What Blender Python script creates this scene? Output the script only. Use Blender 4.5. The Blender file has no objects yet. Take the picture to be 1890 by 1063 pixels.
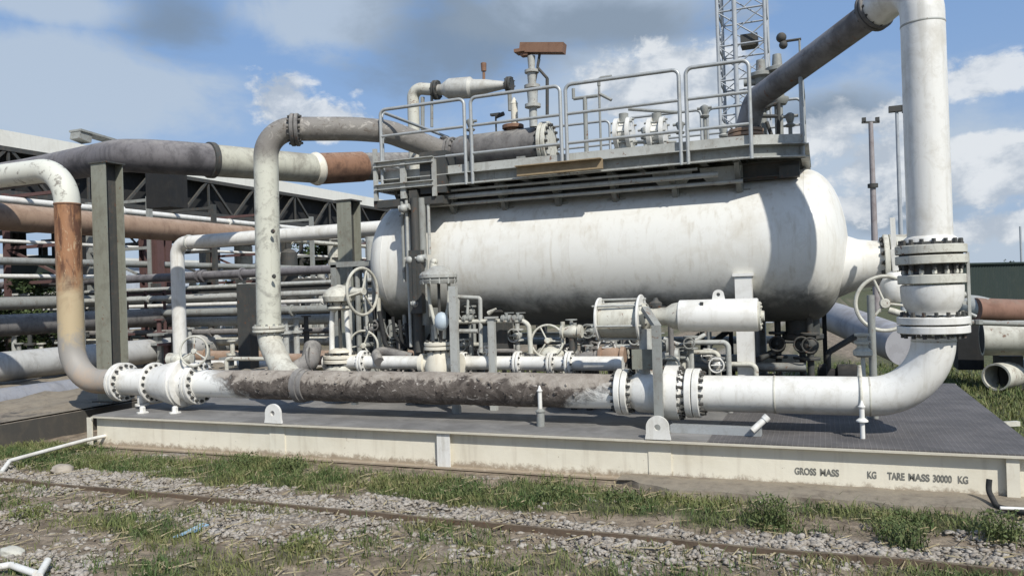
import bpy, bmesh, math, random
import numpy as np
from mathutils import Vector, Matrix, noise
random.seed(7)
R = math.radians
V = Vector
C = bpy.context.scene.collection
# ------------------------------------------------------------------ camera
F_PX, W_PX, H_PX = 1420.0, 1890.0, 1063.0
YAW, ROLL, PITCH, CAMH = R(22.0), R(1.85), R(0.22), 1.7
_f = V((-math.sin(YAW) * math.cos(PITCH), math.cos(YAW) * math.cos(PITCH), math.sin(PITCH)))
_r0 = V((math.cos(YAW), math.sin(YAW), 0))
_u0 = _r0.cross(_f)
_r = _r0 * math.cos(ROLL) - _u0 * math.sin(ROLL)
_u = _u0 * math.cos(ROLL) + _r0 * math.sin(ROLL)
EYE = V((0, 0, CAMH))
def D(px, py):
    return (_f * F_PX + _r * (px - W_PX / 2) - _u * (py - H_PX / 2)).normalized()
def P(px, py, X=None, Y=None, Z=None, d=None):
    """point seen at a photo pixel, at a known world X, Y, Z or depth"""
    v = D(px, py)
    if d is not None: t = d / v.dot(_f)
    elif X is not None: t = X / v.x
    elif Y is not None: t = Y / v.y
    else: t = (Z - CAMH) / v.z
    return EYE + v * t
def PX(px, Y, py=600): return P(px, py, Y=Y).x
cam = bpy.data.cameras.new('camera'); cam.lens = 36 * F_PX / W_PX; cam.sensor_width = 36
cam.clip_end = 3000; cam.clip_start = 0.05
co = bpy.data.objects.new('camera', cam); C.objects.link(co)
co.matrix_world = Matrix(((_r.x, _u.x, -_f.x, 0), (_r.y, _u.y, -_f.y, 0), (_r.z, _u.z, -_f.z, CAMH), (0, 0, 0, 1)))
bpy.context.scene.camera = co

# ------------------------------------------------------------------ materials
class NT:
    def __init__(s, name):
        m = bpy.data.materials.new(name); m.use_nodes = True
        s.m = m; s.t = m.node_tree; s.t.nodes.clear()
        s.out = s.n('ShaderNodeOutputMaterial'); s.b = s.n('ShaderNodeBsdfPrincipled')
        s.l(s.b.outputs[0], s.out.inputs[0])
    def n(s, k, **kw):
        x = s.t.nodes.new(k)
        for a, b in kw.items(): setattr(x, a, b)
        return x
    def l(s, a, b): s.t.links.new(a, b)
    def pos(s, scale=(1, 1, 1), world=True):
        g = s.n('ShaderNodeNewGeometry'); mp = s.n('ShaderNodeMapping'); mp.inputs['Scale'].default_value = scale
        s.l(g.outputs['Position'], mp.inputs[0]); return mp.outputs[0]
    def noise(s, vec, scale, detail=6, rough=.6, dist=0):
        x = s.n('ShaderNodeTexNoise'); x.inputs['Scale'].default_value = scale; x.inputs['Detail'].default_value = detail
        x.inputs['Roughness'].default_value = rough; x.inputs['Distortion'].default_value = dist
        s.l(vec, x.inputs['Vector']); return x.outputs['Fac']
    def ramp(s, fac, a, b, lo=0., hi=1.):
        x = s.n('ShaderNodeMapRange'); x.interpolation_type = 'SMOOTHSTEP'
        for i, v in zip(range(1, 5), (a, b, lo, hi)): x.inputs[i].default_value = v
        s.l(fac, x.inputs[0]); return x.outputs[0]
    def mix(s, fac, a, b):
        x = s.n('ShaderNodeMix', data_type='RGBA')
        if isinstance(fac, (int, float)): x.inputs[0].default_value = fac
        else: s.l(fac, x.inputs[0])
        for v, i in ((a, 6), (b, 7)):
            if isinstance(v, tuple): x.inputs[i].default_value = (*v, 1)
            else: s.l(v, x.inputs[i])
        return x.outputs[2]
    def math(s, op, a, b=0.):
        x = s.n('ShaderNodeMath', operation=op)
        for v, i in ((a, 0), (b, 1)):
            if isinstance(v, (int, float)): x.inputs[i].default_value = v
            else: s.l(v, x.inputs[i])
        return x.outputs[0]
    def bump(s, h, dist, strength=.6):
        x = s.n('ShaderNodeBump'); x.inputs['Distance'].default_value = dist; x.inputs['Strength'].default_value = strength
        s.l(h, x.inputs['Height']); s.l(x.outputs[0], s.b.inputs['Normal'])
    def xyz(s):
        g = s.n('ShaderNodeNewGeometry'); x = s.n('ShaderNodeSeparateXYZ'); s.l(g.outputs['Position'], x.inputs[0]); return x.outputs
    def nz(s):
        g = s.n('ShaderNodeNewGeometry'); x = s.n('ShaderNodeSeparateXYZ'); s.l(g.outputs['Normal'], x.inputs[0]); return x.outputs[2]

def paint(name, base, dirt, amt=.4, streak=.4, dust=.4, dustc=(.22, .19, .15), scale=4, rough=.5, metal=0, rust=0., bumpd=.002, belly=False):
    s = NT(name); p = s.pos()
    n1 = s.noise(p, scale, 8, .65, .3)
    col = s.mix(s.math('MULTIPLY', s.ramp(n1, .46, .7), amt), base, dirt)
    st = s.noise(s.pos((14, 14, .9)), 1.0, 5, .6)
    col = s.mix(s.math('MULTIPLY', s.ramp(st, .5, .75), streak), col, dirt)
    n4 = s.noise(s.pos((1.3, 1.3, .8)), scale * 1.7, 9, .72, 1.1)
    col = s.mix(s.math('MULTIPLY', s.ramp(n4, .54, .58), amt * .38), col, dirt)
    up = s.ramp(s.nz(), .35, .98); n2 = s.noise(p, scale * 2.3, 8, .7)
    col = s.mix(s.math('MULTIPLY', s.math('MULTIPLY', up, s.ramp(n2, .35, .65)), dust), col, dustc)
    under_shade = s.ramp(s.nz(), .0, -.9)
    col = s.mix(s.math('MULTIPLY', under_shade, min(.6, amt)), col, tuple(c * .6 for c in dirt))  # downward faces painted darker, underside shade added to the dirt
    if rust:
        n3 = s.noise(p, scale * 3.1, 9, .75, .5)
        col = s.mix(s.math('MULTIPLY', s.ramp(n3, .60 - rust * .2, .66 - rust * .1), .85), col, (.16, .065, .028))
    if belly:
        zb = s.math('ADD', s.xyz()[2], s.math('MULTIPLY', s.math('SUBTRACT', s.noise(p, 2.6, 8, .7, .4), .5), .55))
        col = s.mix(s.ramp(zb, 1.74, 1.42, 0, .93), col, (.062, .064, .058))  # underside shade and grime painted dark towards the tank bottom
    sp = s.noise(p, 60, 3, .6)
    col = s.mix(s.math('MULTIPLY', s.ramp(sp, .66, .74), .35), col, dirt)
    s.l(col, s.b.inputs['Base Color'])
    s.l(s.ramp(n1, .3, .7, rough - .08, min(1, rough + .2)), s.b.inputs['Roughness'])
    s.b.inputs['Metallic'].default_value = metal
    s.bump(n2, bumpd, .5)
    return s.m
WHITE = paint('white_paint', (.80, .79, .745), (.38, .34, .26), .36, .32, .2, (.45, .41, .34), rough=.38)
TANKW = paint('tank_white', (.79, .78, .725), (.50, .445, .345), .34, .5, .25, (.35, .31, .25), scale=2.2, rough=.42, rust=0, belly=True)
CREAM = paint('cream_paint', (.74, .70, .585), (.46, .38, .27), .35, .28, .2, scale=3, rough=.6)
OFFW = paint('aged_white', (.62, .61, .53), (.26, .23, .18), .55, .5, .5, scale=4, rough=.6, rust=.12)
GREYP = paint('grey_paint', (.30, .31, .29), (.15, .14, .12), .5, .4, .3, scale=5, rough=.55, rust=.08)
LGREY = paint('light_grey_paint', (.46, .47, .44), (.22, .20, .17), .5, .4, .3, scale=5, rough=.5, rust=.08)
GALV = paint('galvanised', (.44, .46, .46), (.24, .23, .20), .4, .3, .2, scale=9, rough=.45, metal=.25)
DARK = paint('dark_steel', (.055, .058, .055), (.11, .095, .08), .5, .4, .5, scale=6, rough=.65, rust=.1)
BLACK = paint('flat_black', (.016, .017, .018), (.04, .038, .035), .5, .4, .2, scale=6, rough=.8)
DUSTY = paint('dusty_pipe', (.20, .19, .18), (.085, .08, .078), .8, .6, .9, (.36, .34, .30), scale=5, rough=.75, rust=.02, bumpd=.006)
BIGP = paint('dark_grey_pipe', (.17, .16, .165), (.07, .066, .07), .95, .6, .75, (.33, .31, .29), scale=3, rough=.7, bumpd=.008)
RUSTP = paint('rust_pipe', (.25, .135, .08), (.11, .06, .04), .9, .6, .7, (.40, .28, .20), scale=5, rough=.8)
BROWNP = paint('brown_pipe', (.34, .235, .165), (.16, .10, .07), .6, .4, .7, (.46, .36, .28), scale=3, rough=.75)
REDP = paint('red_oxide', (.12, .065, .06), (.08, .05, .045), .5, .4, .3, scale=5, rough=.8)
TAN = paint('tan_sheet', (.33, .25, .15), (.16, .11, .06), .5, .4, .4, scale=5, rough=.7)
BROWNB = paint('brown_box', (.24, .135, .085), (.12, .06, .04), .5, .4, .2, scale=7, rough=.7)
ROOFW = paint('roof_white', (.80, .79, .72), (.5, .47, .40), .3, .2, .1, scale=.6, rough=.6)
DGREEN = paint('dark_green', (.020, .034, .030), (.05, .06, .05), .4, .3, .2, scale=.5, rough=.7)
PALEB = paint('pale_wall', (.55, .60, .66), (.30, .33, .36), .5, .4, .2, scale=.6, rough=.7)
CONC = paint('concrete', (.25, .215, .165), (.13, .105, .08), .8, .2, .6, (.30, .255, .19), scale=5, rough=.9, bumpd=.02)
BLUEPL = paint('blue_plastic', (.30, .50, .66), (.55, .60, .62), .5, .3, .3, scale=9, rough=.4)
PCOL = paint('post_olive', (.27, .275, .225), (.15, .14, .11), .5, .5, .2, scale=5, rough=.6, rust=.05)
PINKG = paint('mast_brown', (.34, .31, .31), (.16, .12, .12), .5, .5, .2, scale=2, rough=.7)
TOWERM = paint('tower_grey', (.42, .45, .48), (.25, .27, .30), .5, .5, .2, scale=2, rough=.6)
def beam_mat():
    s = NT('skid_beam_paint'); p = s.pos(); z = s.xyz()[2]
    n = s.noise(p, 2.2, 8, .65, .3); n2 = s.noise(p, 16, 8, .75, .4); st = s.noise(s.pos((10, 10, .8)), 1., 5, .6)
    col = s.mix(s.ramp(n, .4, .7, 0, .5), (.80, .755, .625), (.66, .60, .47))
    col = s.mix(s.math('MULTIPLY', s.ramp(st, .52, .72), .28), col, (.42, .36, .27))
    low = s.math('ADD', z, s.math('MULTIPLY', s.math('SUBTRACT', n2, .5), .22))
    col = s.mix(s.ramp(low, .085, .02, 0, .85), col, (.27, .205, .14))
    col = s.mix(s.math('MULTIPLY', s.ramp(n2, .655, .69), .8), col, (.20, .13, .085))
    tz = s.math('ADD', z, s.math('MULTIPLY', s.math('SUBTRACT', n2, .5), .05))
    col = s.mix(s.math('MULTIPLY', s.ramp(tz, .338, .352), .45), col, (.40, .36, .29))
    s.l(col, s.b.inputs['Base Color']); s.b.inputs['Roughness'].default_value = .6; s.bump(s.math('ADD', n, s.math('MULTIPLY', n2, .25)), .012, .5); return s.m
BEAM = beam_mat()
LETTER = paint('faded_letters', (.15, .15, .135), (.28, .27, .23), .8, .2, .1, scale=40, rough=.7)
SILVER = paint('silver_cladding', (.62, .61, .56), (.28, .25, .20), .5, .5, .4, scale=5, rough=.5, metal=.1)

def riser_mat():
    s = NT('rusty_riser'); p = s.pos(); z = s.xyz()[2]
    n = s.noise(p, 3.2, 8, .7, .6); nn = s.math('MULTIPLY', s.math('SUBTRACT', n, .5), 1.3)
    n2 = s.noise(s.pos((6, 6, 1.6)), 1.5, 6, .65, .4)
    zz = s.math('ADD', z, nn)
    col = s.mix(s.ramp(zz, .5, .95), (.44, .34, .25), (.33, .31, .28))
    col = s.mix(s.ramp(zz, 1.15, 1.45), col, (.50, .40, .25))
    rustc = s.mix(s.ramp(n2, .40, .56), (.12, .055, .03), (.33, .165, .08))
    rustc = s.mix(s.ramp(s.noise(s.pos((9, 9, 3)), 1.8, 8, .72, .8), .56, .62), rustc, (.48, .34, .21))
    col = s.mix(s.ramp(zz, 1.6, 2.25), col, rustc)
    x = s.n('ShaderNodeMath', operation='GREATER_THAN'); s.l(z, x.inputs[0]); x.inputs[1].default_value = 3.04
    wh = s.mix(s.ramp(s.noise(p, 6, 7, .7, .5), .55, .68), (.66, .66, .58), (.22, .20, .17))
    col = s.mix(x.outputs[0], col, wh)
    s.l(col, s.b.inputs['Base Color']); s.b.inputs['Roughness'].default_value = .6; s.bump(n2, .004, .5)
    return s.m
RISER = riser_mat()
def lagging_mat():
    """white pipe whose middle run is caked in grey brown dirt"""
    s = NT('caked_pipe'); p = s.pos(); X, Y, Z = s.xyz()
    n = s.noise(p, 7, 9, .72, .8); n2 = s.noise(s.pos((5, 9, 9)), 2.4, 8, .7, .6); n3 = s.noise(p, 2.2, 6, .6, .4)
    z = s.math('SUBTRACT', Z, .70)
    nn = s.math('ADD', s.math('MULTIPLY', s.math('SUBTRACT', n3, .5), .8), s.math('MULTIPLY', s.math('SUBTRACT', n, .5), .7))
    left = s.ramp(s.math('ADD', s.math('ADD', X, s.math('MULTIPLY', z, 1.6)), nn), -6.72, -6.40)
    right = s.ramp(s.math('ADD', s.math('SUBTRACT', X, s.math('MULTIPLY', z, 2.2)), nn), -1.86, -2.16)
    m = s.math('MULTIPLY', left, right)
    top = s.ramp(s.math('ADD', s.math('ADD', z, s.math('MULTIPLY', s.math('SUBTRACT', n, .5), .3)), s.math('MULTIPLY', s.math('SUBTRACT', n3, .5), .35)), .055, .105)
    dirt = s.mix(s.ramp(n, .38, .66), (.062, .050, .042), (.165, .14, .12))
    dirt = s.mix(s.ramp(n2, .585, .66), dirt, (.46, .42, .375))
    dirt = s.mix(top, dirt, s.mix(s.ramp(n, .35, .7), (.25, .215, .18), (.40, .36, .31)))
    wh = s.mix(s.ramp(n, .56, .75), (.80, .80, .76), (.5, .47, .4))
    col = s.mix(m, wh, dirt)
    s.l(col, s.b.inputs['Base Color']); s.l(s.ramp(m, 0, 1, .4, .9), s.b.inputs['Roughness'])
    s.bump(s.math('MULTIPLY', s.math('ADD', n, n2), m), .012, .8)
    return s.m
LAG = lagging_mat()
def streakpipe(name):
    """grey white overhead pipe, stained dark on top in patches"""
    s = NT(name); p = s.pos(); n = s.noise(p, 3.5, 8, .7, .5); n2 = s.noise(s.pos((9, 9, 1)), 1.2, 6, .65)
    Z = s.xyz()[2]
    base = s.mix(s.ramp(Z, 3.25, 3.55), (.60, .60, .51), (.23, .215, .195))
    col = s.mix(s.math('MULTIPLY', s.ramp(n, .5, .66), .7), base, (.16, .145, .13))
    n3 = s.noise(s.pos((1, 1, 1.4)), 7, 9, .75, 1.2); tp = s.ramp(Z, 3.5, 3.8)
    col = s.mix(s.math('MULTIPLY', s.ramp(n2, .55, .72), .4), col, (.22, .20, .16))
    col = s.mix(s.math('MULTIPLY', s.ramp(n3, .56, .61), s.math('ADD', s.math('MULTIPLY', tp, .55), .25)), col, (.11, .085, .065))
    col = s.mix(s.math('MULTIPLY', s.ramp(n3, .44, .39), s.math('MULTIPLY', tp, .6)), col, (.50, .47, .42))
    s.l(col, s.b.inputs['Base Color']); s.b.inputs['Roughness'].default_value = .7; s.bump(n, .01, .6); return s.m
ARCHM = streakpipe('stained_arch_pipe')
def deckmat(name, base, grate):
    s = NT(name); p = s.pos(); n = s.noise(p, 2.5, 8, .65, .4); n2 = s.noise(p, 14, 6, .7)
    col = s.mix(s.ramp(n, .35, .68), base, tuple(c * 1.55 for c in base))
    col = s.mix(s.math('MULTIPLY', s.ramp(n2, .55, .72), .5), col, (.24, .215, .18))
    if grate:
        w = s.n('ShaderNodeTexWave', bands_direction='Y'); w.inputs['Scale'].default_value = 9; s.l(p, w.inputs[0])
        w2 = s.n('ShaderNodeTexWave', bands_direction='X'); w2.inputs['Scale'].default_value = 7.5; s.l(p, w2.inputs[0])
        g = s.math('MAXIMUM', w.outputs['Fac'], s.ramp(w2.outputs['Fac'], .80, 1.0, 0, .6))
        col = s.mix(s.ramp(g, .25, .8, .35, 1), (.03, .03, .032), col); s.bump(g, .012, .8)
    else: s.bump(n2, .003, .5)
    s.l(col, s.b.inputs['Base Color']); s.b.inputs['Roughness'].default_value = .68
    return s.m
DECK = deckmat('deck_plate', (.172, .165, .155), False)
GRATE = deckmat('deck_grating', (.135, .125, .12), True)
def groundmat():
    s = NT('ground'); p = s.pos(); n = s.noise(p, 1.1, 8, .65, .4); n2 = s.noise(p, 30, 5, .7); n3 = s.noise(p, 7, 7, .7)
    a = s.n('ShaderNodeAttribute'); a.attribute_name = 'mask'; sp = s.n('ShaderNodeSeparateColor'); s.l(a.outputs['Color'], sp.inputs[0])
    soil = s.mix(s.ramp(n3, .35, .68), (.15, .115, .08), (.36, .29, .21))
    grav = s.mix(s.ramp(n2, .38, .64), (.18, .15, .12), (.42, .38, .33))
    grass = s.mix(s.ramp(n3, .35, .65), (.045, .058, .020), (.12, .115, .05))
    col = s.mix(s.ramp(sp.outputs[1], .3, .7), soil, grav)
    col = s.mix(s.ramp(sp.outputs[0], .25, .75), col, grass)
    s.l(col, s.b.inputs['Base Color']); s.b.inputs['Roughness'].default_value = .95
    s.bump(s.math('ADD', n2, n3), .02, .9); return s.m
GROUND = groundmat()
def leafmat(name, a, b, c, sc=3):
    s = NT(name); p = s.pos(); n = s.noise(p, sc, 5, .6); n2 = s.noise(p, sc * 9, 3, .6)
    col = s.mix(s.ramp(n, .35, .65), a, b); col = s.mix(s.ramp(n2, .5, .7), col, c)
    s.l(col, s.b.inputs['Base Color']); s.b.inputs['Roughness'].default_value = .75
    s.b.inputs['Subsurface Weight'].default_value = 0; return s.m
GRASSM = leafmat('grass_blades', (.062, .108, .028), (.16, .175, .058), (.30, .26, .13), 1.6)
LEAFM = leafmat('leaves', (.03, .055, .018), (.07, .10, .03), (.10, .14, .045), 1.2)
STONEM = leafmat('stones', (.27, .235, .19), (.42, .385, .335), (.18, .145, .11), 9)
BARK = leafmat('bark', (.07, .055, .04), (.12, .09, .07), (.05, .04, .03), 6)
WEEDM = leafmat('weeds', (.06, .095, .028), (.11, .14, .045), (.19, .19, .08), 4)

# ------------------------------------------------------------------ mesh builder
def perp(a):
    a = V(a).normalized(); h = V((0, 0, 1)) if abs(a.z) < .9 else V((1, 0, 0))
    u = a.cross(h).normalized(); return u, a.cross(u).normalized()
class MB:
    def __init__(s): s.v = []; s.f = []; s.m = []
    def add(s, vs, fs, mi=0):
        o = len(s.v); s.v += [tuple(x) for x in vs]; s.f += [tuple(i + o for i in f) for f in fs]; s.m += [mi] * len(fs); return s
    def box(s, c, sz, ax=None, mi=0):
        c = V(c); hx, hy, hz = [k / 2 for k in sz]; a = ax or (V((1, 0, 0)), V((0, 1, 0)), V((0, 0, 1)))
        vs = [c + a[0] * (hx * i) + a[1] * (hy * j) + a[2] * (hz * k) for k in (-1, 1) for j in (-1, 1) for i in (-1, 1)]
        return s.add(vs, [(0, 2, 3, 1), (4, 5, 7, 6), (0, 1, 5, 4), (2, 6, 7, 3), (0, 4, 6, 2), (1, 3, 7, 5)], mi)
    def bar(s, a, b, w, h=None, mi=0, up=None):
        a, b = V(a), V(b); h = h or w; d = (b - a); L = d.length; d.normalize()
        upv = V(up) if up else (V((0, 0, 1)) if abs(d.z) < .9 else V((0, 1, 0)))
        sx = d.cross(upv).normalized(); sz = sx.cross(d).normalized()
        return s.box((a + b) / 2, (L, w, h), (d, sx, sz), mi)
    def ibeam(s, a, b, w, h, t=.014, up=None, mi=0):
        a, b = V(a), V(b); d = (b - a).normalized()
        upv = V(up) if up else (V((0, 0, 1)) if abs(d.z) < .9 else V((0, 1, 0)))
        sx = d.cross(upv).normalized(); sz = sx.cross(d).normalized(); o = sz * (h / 2 - t / 2)
        s.bar(a + o, b + o, w, t, mi, upv); s.bar(a - o, b - o, w, t, mi, upv); s.bar(a, b, t, h - 2 * t, mi, upv); return s
    def tube(s, pts, r, n=20, fil=0, fs=8, mi=0, cap=True):
        pts = [V(p) for p in pts]; rs = list(r) if isinstance(r, (list, tuple)) else [r] * len(pts)
        if fil:
            q = [pts[0]]; qr = [rs[0]]
            for i in range(1, len(pts) - 1):
                a, b, c = pts[i - 1], pts[i], pts[i + 1]; d1 = (a - b); d2 = (c - b)
                ang = d1.angle(d2)
                f = fil[i - 1] if isinstance(fil, (list, tuple)) else fil
                t = min(f / math.tan(ang / 2), d1.length * .48 if i > 1 else d1.length * .98, d2.length * .48 if i < len(pts) - 2 else d2.length * .98)
                rr = t * math.tan(ang / 2); d1.normalize(); d2.normalize()
                p1 = b + d1 * t; p2 = b + d2 * t; cen = b + (d1 + d2).normalized() * (rr / math.sin(ang / 2))
                v1 = p1 - cen; v2 = p2 - cen; tot = v1.angle(v2); axx = v1.cross(v2).normalized()
                for k in range(fs + 1):
                    q.append(cen + Matrix.Rotation(tot * k / fs, 3, axx) @ v1); qr.append(rs[i])
            q.append(pts[-1]); qr.append(rs[-1]); pts, rs = q, qr
        k = [0] + [i for i in range(1, len(pts)) if (pts[i] - pts[i - 1]).length > 1e-5]
        pts = [pts[i] for i in k]; rs = [rs[i] for i in k]
        T = []
        for i in range(len(pts)):
            a = pts[max(0, i - 1)]; b = pts[min(len(pts) - 1, i + 1)]; c = pts[i]
            t = V((0, 0, 0))
            if i > 0: t += (c - a).normalized()
            if i < len(pts) - 1: t += (b - c).normalized()
            T.append(t.normalized())
        u, _ = perp(T[0]); vs = []; fs_ = []
        for i, p in enumerate(pts):
            u = (u - T[i] * u.dot(T[i])).normalized(); w = T[i].cross(u)
            vs += [p + (u * math.cos(2 * math.pi * j / n) + w * math.sin(2 * math.pi * j / n)) * rs[i] for j in range(n)]
        for i in range(len(pts) - 1):
            for j in range(n):
                j2 = (j + 1) % n; fs_.append((i * n + j, i * n + j2, (i + 1) * n + j2, (i + 1) * n + j))
        if cap:
            fs_.append(tuple(range(n - 1, -1, -1))); fs_.append(tuple((len(pts) - 1) * n + j for j in range(n)))
        return s.add(vs, fs_, mi)
    def lathe(s, c, ax, prof, n=28, mi=0, squash=None):
        """prof: (distance along axis, radius)"""
        c = V(c); a = V(ax).normalized(); u, w = perp(a); vs = []; fs = []; k = len(prof)
        for t, r in prof:
            vs += [c + a * t + (u * math.cos(2 * math.pi * j / n) + w * math.sin(2 * math.pi * j / n)) * max(r, 1e-4) for j in range(n)]
        for i in range(k - 1):
            for j in range(n):
                j2 = (j + 1) % n; fs.append((i * n + j, i * n + j2, (i + 1) * n + j2, (i + 1) * n + j))
        fs.append(tuple(range(n - 1, -1, -1))); fs.append(tuple((k - 1) * n + j for j in range(n)))
        return s.add(vs, fs, mi)
    def disc(s, c, ax, r, t, n=28, mi=0):
        b = min(.006, t * .2); return s.lathe(c, ax, [(-t / 2, r - b), (-t / 2 + b, r), (t / 2 - b, r), (t / 2, r - b)], n, mi)
    def torus(s, c, ax, Rr, r, n=40, k=8, mi=0, a0=0, a1=2 * math.pi):
        u, w = perp(ax); c = V(c); a = V(ax).normalized(); vs = []; fs = []
        for i in range(n):
            th = 2 * math.pi * i / n; d = u * math.cos(th) + w * math.sin(th)
            vs += [c + d * (Rr + r * math.cos(2 * math.pi * j / k)) + a * (r * math.sin(2 * math.pi * j / k)) for j in range(k)]
        for i in range(n):
            for j in range(k):
                fs.append((i * k + j, i * k + (j + 1) % k, ((i + 1) % n) * k + (j + 1) % k, ((i + 1) % n) * k + j))
        return s.add(vs, fs, mi)
    def ball(s, c, r, sc=(1, 1, 1), n=14, mi=0):
        c = V(c); vs = []; fs = []; k = n // 2 + 1
        for i in range(k):
            ph = math.pi * i / (k - 1)
            vs += [c + V((r * math.sin(ph) * math.cos(2 * math.pi * j / n) * sc[0], r * math.sin(ph) * math.sin(2 * math.pi * j / n) * sc[1], r * math.cos(ph) * sc[2])) for j in range(n)]
        for i in range(k - 1):
            for j in range(n): fs.append((i * n + j, (i + 1) * n + j, (i + 1) * n + (j + 1) % n, i * n + (j + 1) % n))
        return s.add(vs, fs, mi)
    def bolts(s, c, ax, Rr, n, r, L, mi=0, off=0.):
        u, w = perp(ax); c = V(c); a = V(ax).normalized()
        for i in range(n):
            th = 2 * math.pi * (i + off) / n; p = c + (u * math.cos(th) + w * math.sin(th)) * Rr
            s.lathe(p - a * L / 2, a, [(0, r * .75), (L * .12, r * .75), (L * .12, r), (L * .34, r), (L * .34, r * .6), (L * .66, r * .6), (L * .66, r), (L * .88, r), (L * .88, r * .75), (L, r * .75)], 6, mi)
        return s
    def flange(s, c, ax, Rr, t=.05, n=16, gap=.008, mi=0, bm=1, br=None, single=False):
        """a bolted pair of flanges centred at c"""
        c = V(c); a = V(ax).normalized(); br = br or Rr * .085
        if single: s.disc(c, a, Rr, t, 36, mi); s.bolts(c, a, Rr * .84, n, br, t * 1.9, bm)
        else:
            s.disc(c + a * (t / 2 + gap / 2), a, Rr, t, 36, mi); s.disc(c - a * (t / 2 + gap / 2), a, Rr, t, 36, mi)
            s.disc(c, a, Rr * .72, gap * 1.4, 24, bm); s.bolts(c, a, Rr * .84, n, br, 2 * t + t * 1.5, bm)
        return s
    def plate(s, outline, o, ux, uy, th, hole=None, mi=0):
        """outline 2D; extruded th along ux x uy; hole = (cx, cy, r): outline is then re-sampled around it"""
        o, ux, uy = V(o), V(ux), V(uy); nn = ux.cross(uy).normalized() * (th / 2)
        def p3(q, sg): return o + ux * q[0] + uy * q[1] + nn * sg
        if not hole:
            n = len(outline); vs = [p3(q, -1) for q in outline] + [p3(q, 1) for q in outline]
            return s.add(vs, [tuple(range(n - 1, -1, -1)), tuple(range(n, 2 * n))] + [(i, (i + 1) % n, n + (i + 1) % n, n + i) for i in range(n)], mi)
        n = len(outline); inn = []
        for q in outline:
            a = math.atan2(q[1] - hole[1], q[0] - hole[0]); inn.append((hole[0] + hole[2] * math.cos(a), hole[1] + hole[2] * math.sin(a)))
        vs = [p3(q, -1) for q in outline] + [p3(q, 1) for q in outline] + [p3(q, -1) for q in inn] + [p3(q, 1) for q in inn]; fs = []
        for i in range(n):
            j = (i + 1) % n
            fs += [(i, j, n + j, n + i), (2 * n + j, 2 * n + i, 3 * n + i, 3 * n + j), (j, i, 2 * n + i, 2 * n + j), (n + i, n + j, 3 * n + j, 3 * n + i)]
        return s.add(vs, fs, mi)
    def build(s, name, mats, parent=None, smooth=True, kind=None, label=None):
        o0 = V((0, 0, 0)); q = parent
        while q is not None: o0 = o0 + q.location; q = q.parent
        me = bpy.data.meshes.new(name)
        me.from_pydata([(x - o0.x, y - o0.y, z - o0.z) for x, y, z in s.v], [], s.f)
        if not isinstance(mats, (list, tuple)): mats = [mats]
        for m in mats: me.materials.append(m)
        nm = len(mats) - 1
        me.polygons.foreach_set('material_index', [min(i, nm) for i in s.m])
        if smooth:
            me.polygons.foreach_set('use_smooth', [True] * len(me.polygons)); me.set_sharp_from_angle(angle=R(38))
        o = bpy.data.objects.new(name, me); C.objects.link(o)
        if parent is not None: o.parent = parent
        if kind: o['kind'] = kind
        if label: o['label'] = label
        return o
def thing(name, label, cat, loc=(0, 0, 0), group=None):
    o = bpy.data.objects.new(name, None); C.objects.link(o); o.location = loc; o.empty_display_size = .1
    o['label'] = label; o['category'] = cat
    if group: o['group'] = group
    return o
def tag(o, label, cat, group=None):
    o['label'] = label; o['category'] = cat
    if group: o['group'] = group
    return o
AX, AY, AZ = V((1, 0, 0)), V((0, 1, 0)), V((0, 0, 1))
def wheel(parent, c, ax, Rr, r, mat, spokes=3, a0=.5, name='handwheel'):
    m = MB(); m.torus(c, ax, Rr, r, 44, 8); u, w = perp(ax); c = V(c)
    for k in range(spokes):
        th = a0 + 2 * math.pi * k / spokes; m.tube([c, c + (u * math.cos(th) + w * math.sin(th)) * Rr], r * .7, 8)
    o = m.build(name, mat, parent); m = MB(); m.disc(c, ax, r * 2.6, r * 3, 14); m.build('hub', mat, o)
    return o

exec_order = []
# ================================================================== SKID
SY, SYB, SXL, SXR, SZ = 6.64, 10.95, -8.17, 1.5, .365
skid = thing('equipment_skid', 'long cream steel skid base with grey deck carrying the white tank and valves', 'skid', (SXL, SY, 0))
m = MB(); m.box(((SXL - .95) / 2, (SY + SYB) / 2, SZ + .003), (-.95 - SXL, SYB - SY - .04, .012)); m.build('deck_plate', DECK, skid)
m = MB(); m.box(((-.946 + SXR - .02) / 2, (SY + SYB) / 2, SZ + .003), (SXR - .02 + .946, SYB - SY - .04, .012)); m.build('deck_grating', GRATE, skid)
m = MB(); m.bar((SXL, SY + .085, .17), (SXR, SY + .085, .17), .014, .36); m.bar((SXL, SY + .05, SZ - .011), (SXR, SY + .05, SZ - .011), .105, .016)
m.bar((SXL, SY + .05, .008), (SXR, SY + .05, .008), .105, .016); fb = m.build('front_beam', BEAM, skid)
m = MB(); m.bar((SXL, SYB, .18), (SXR, SYB, .18), .1, .36); m.build('rear_beam', CREAM, skid)
for x in (SXL + .008, SXR - .012):
    m = MB(); m.bar((x, SY + .1, .175), (x, SYB - .06, .175), .016, .345); m.bar((x - math.copysign(.04, x), SY + .1, .33), (x - math.copysign(.04, x), SYB - .06, .33), .06, .016)
    m.build('end_beam', CREAM, skid)
for px in (163, 817, 1871):
    x = PX(px, SY, 850); w = .085 if px != 817 else .14
    m = MB(); m.box((x, SY + (.034 if px != 817 else .03), .18), (w, .012, .325)); m.box((x, SY + .055, .18), (.012, .04, .325)); m.build('stiffener', WHITE if px == 817 else CREAM, skid)
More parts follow.
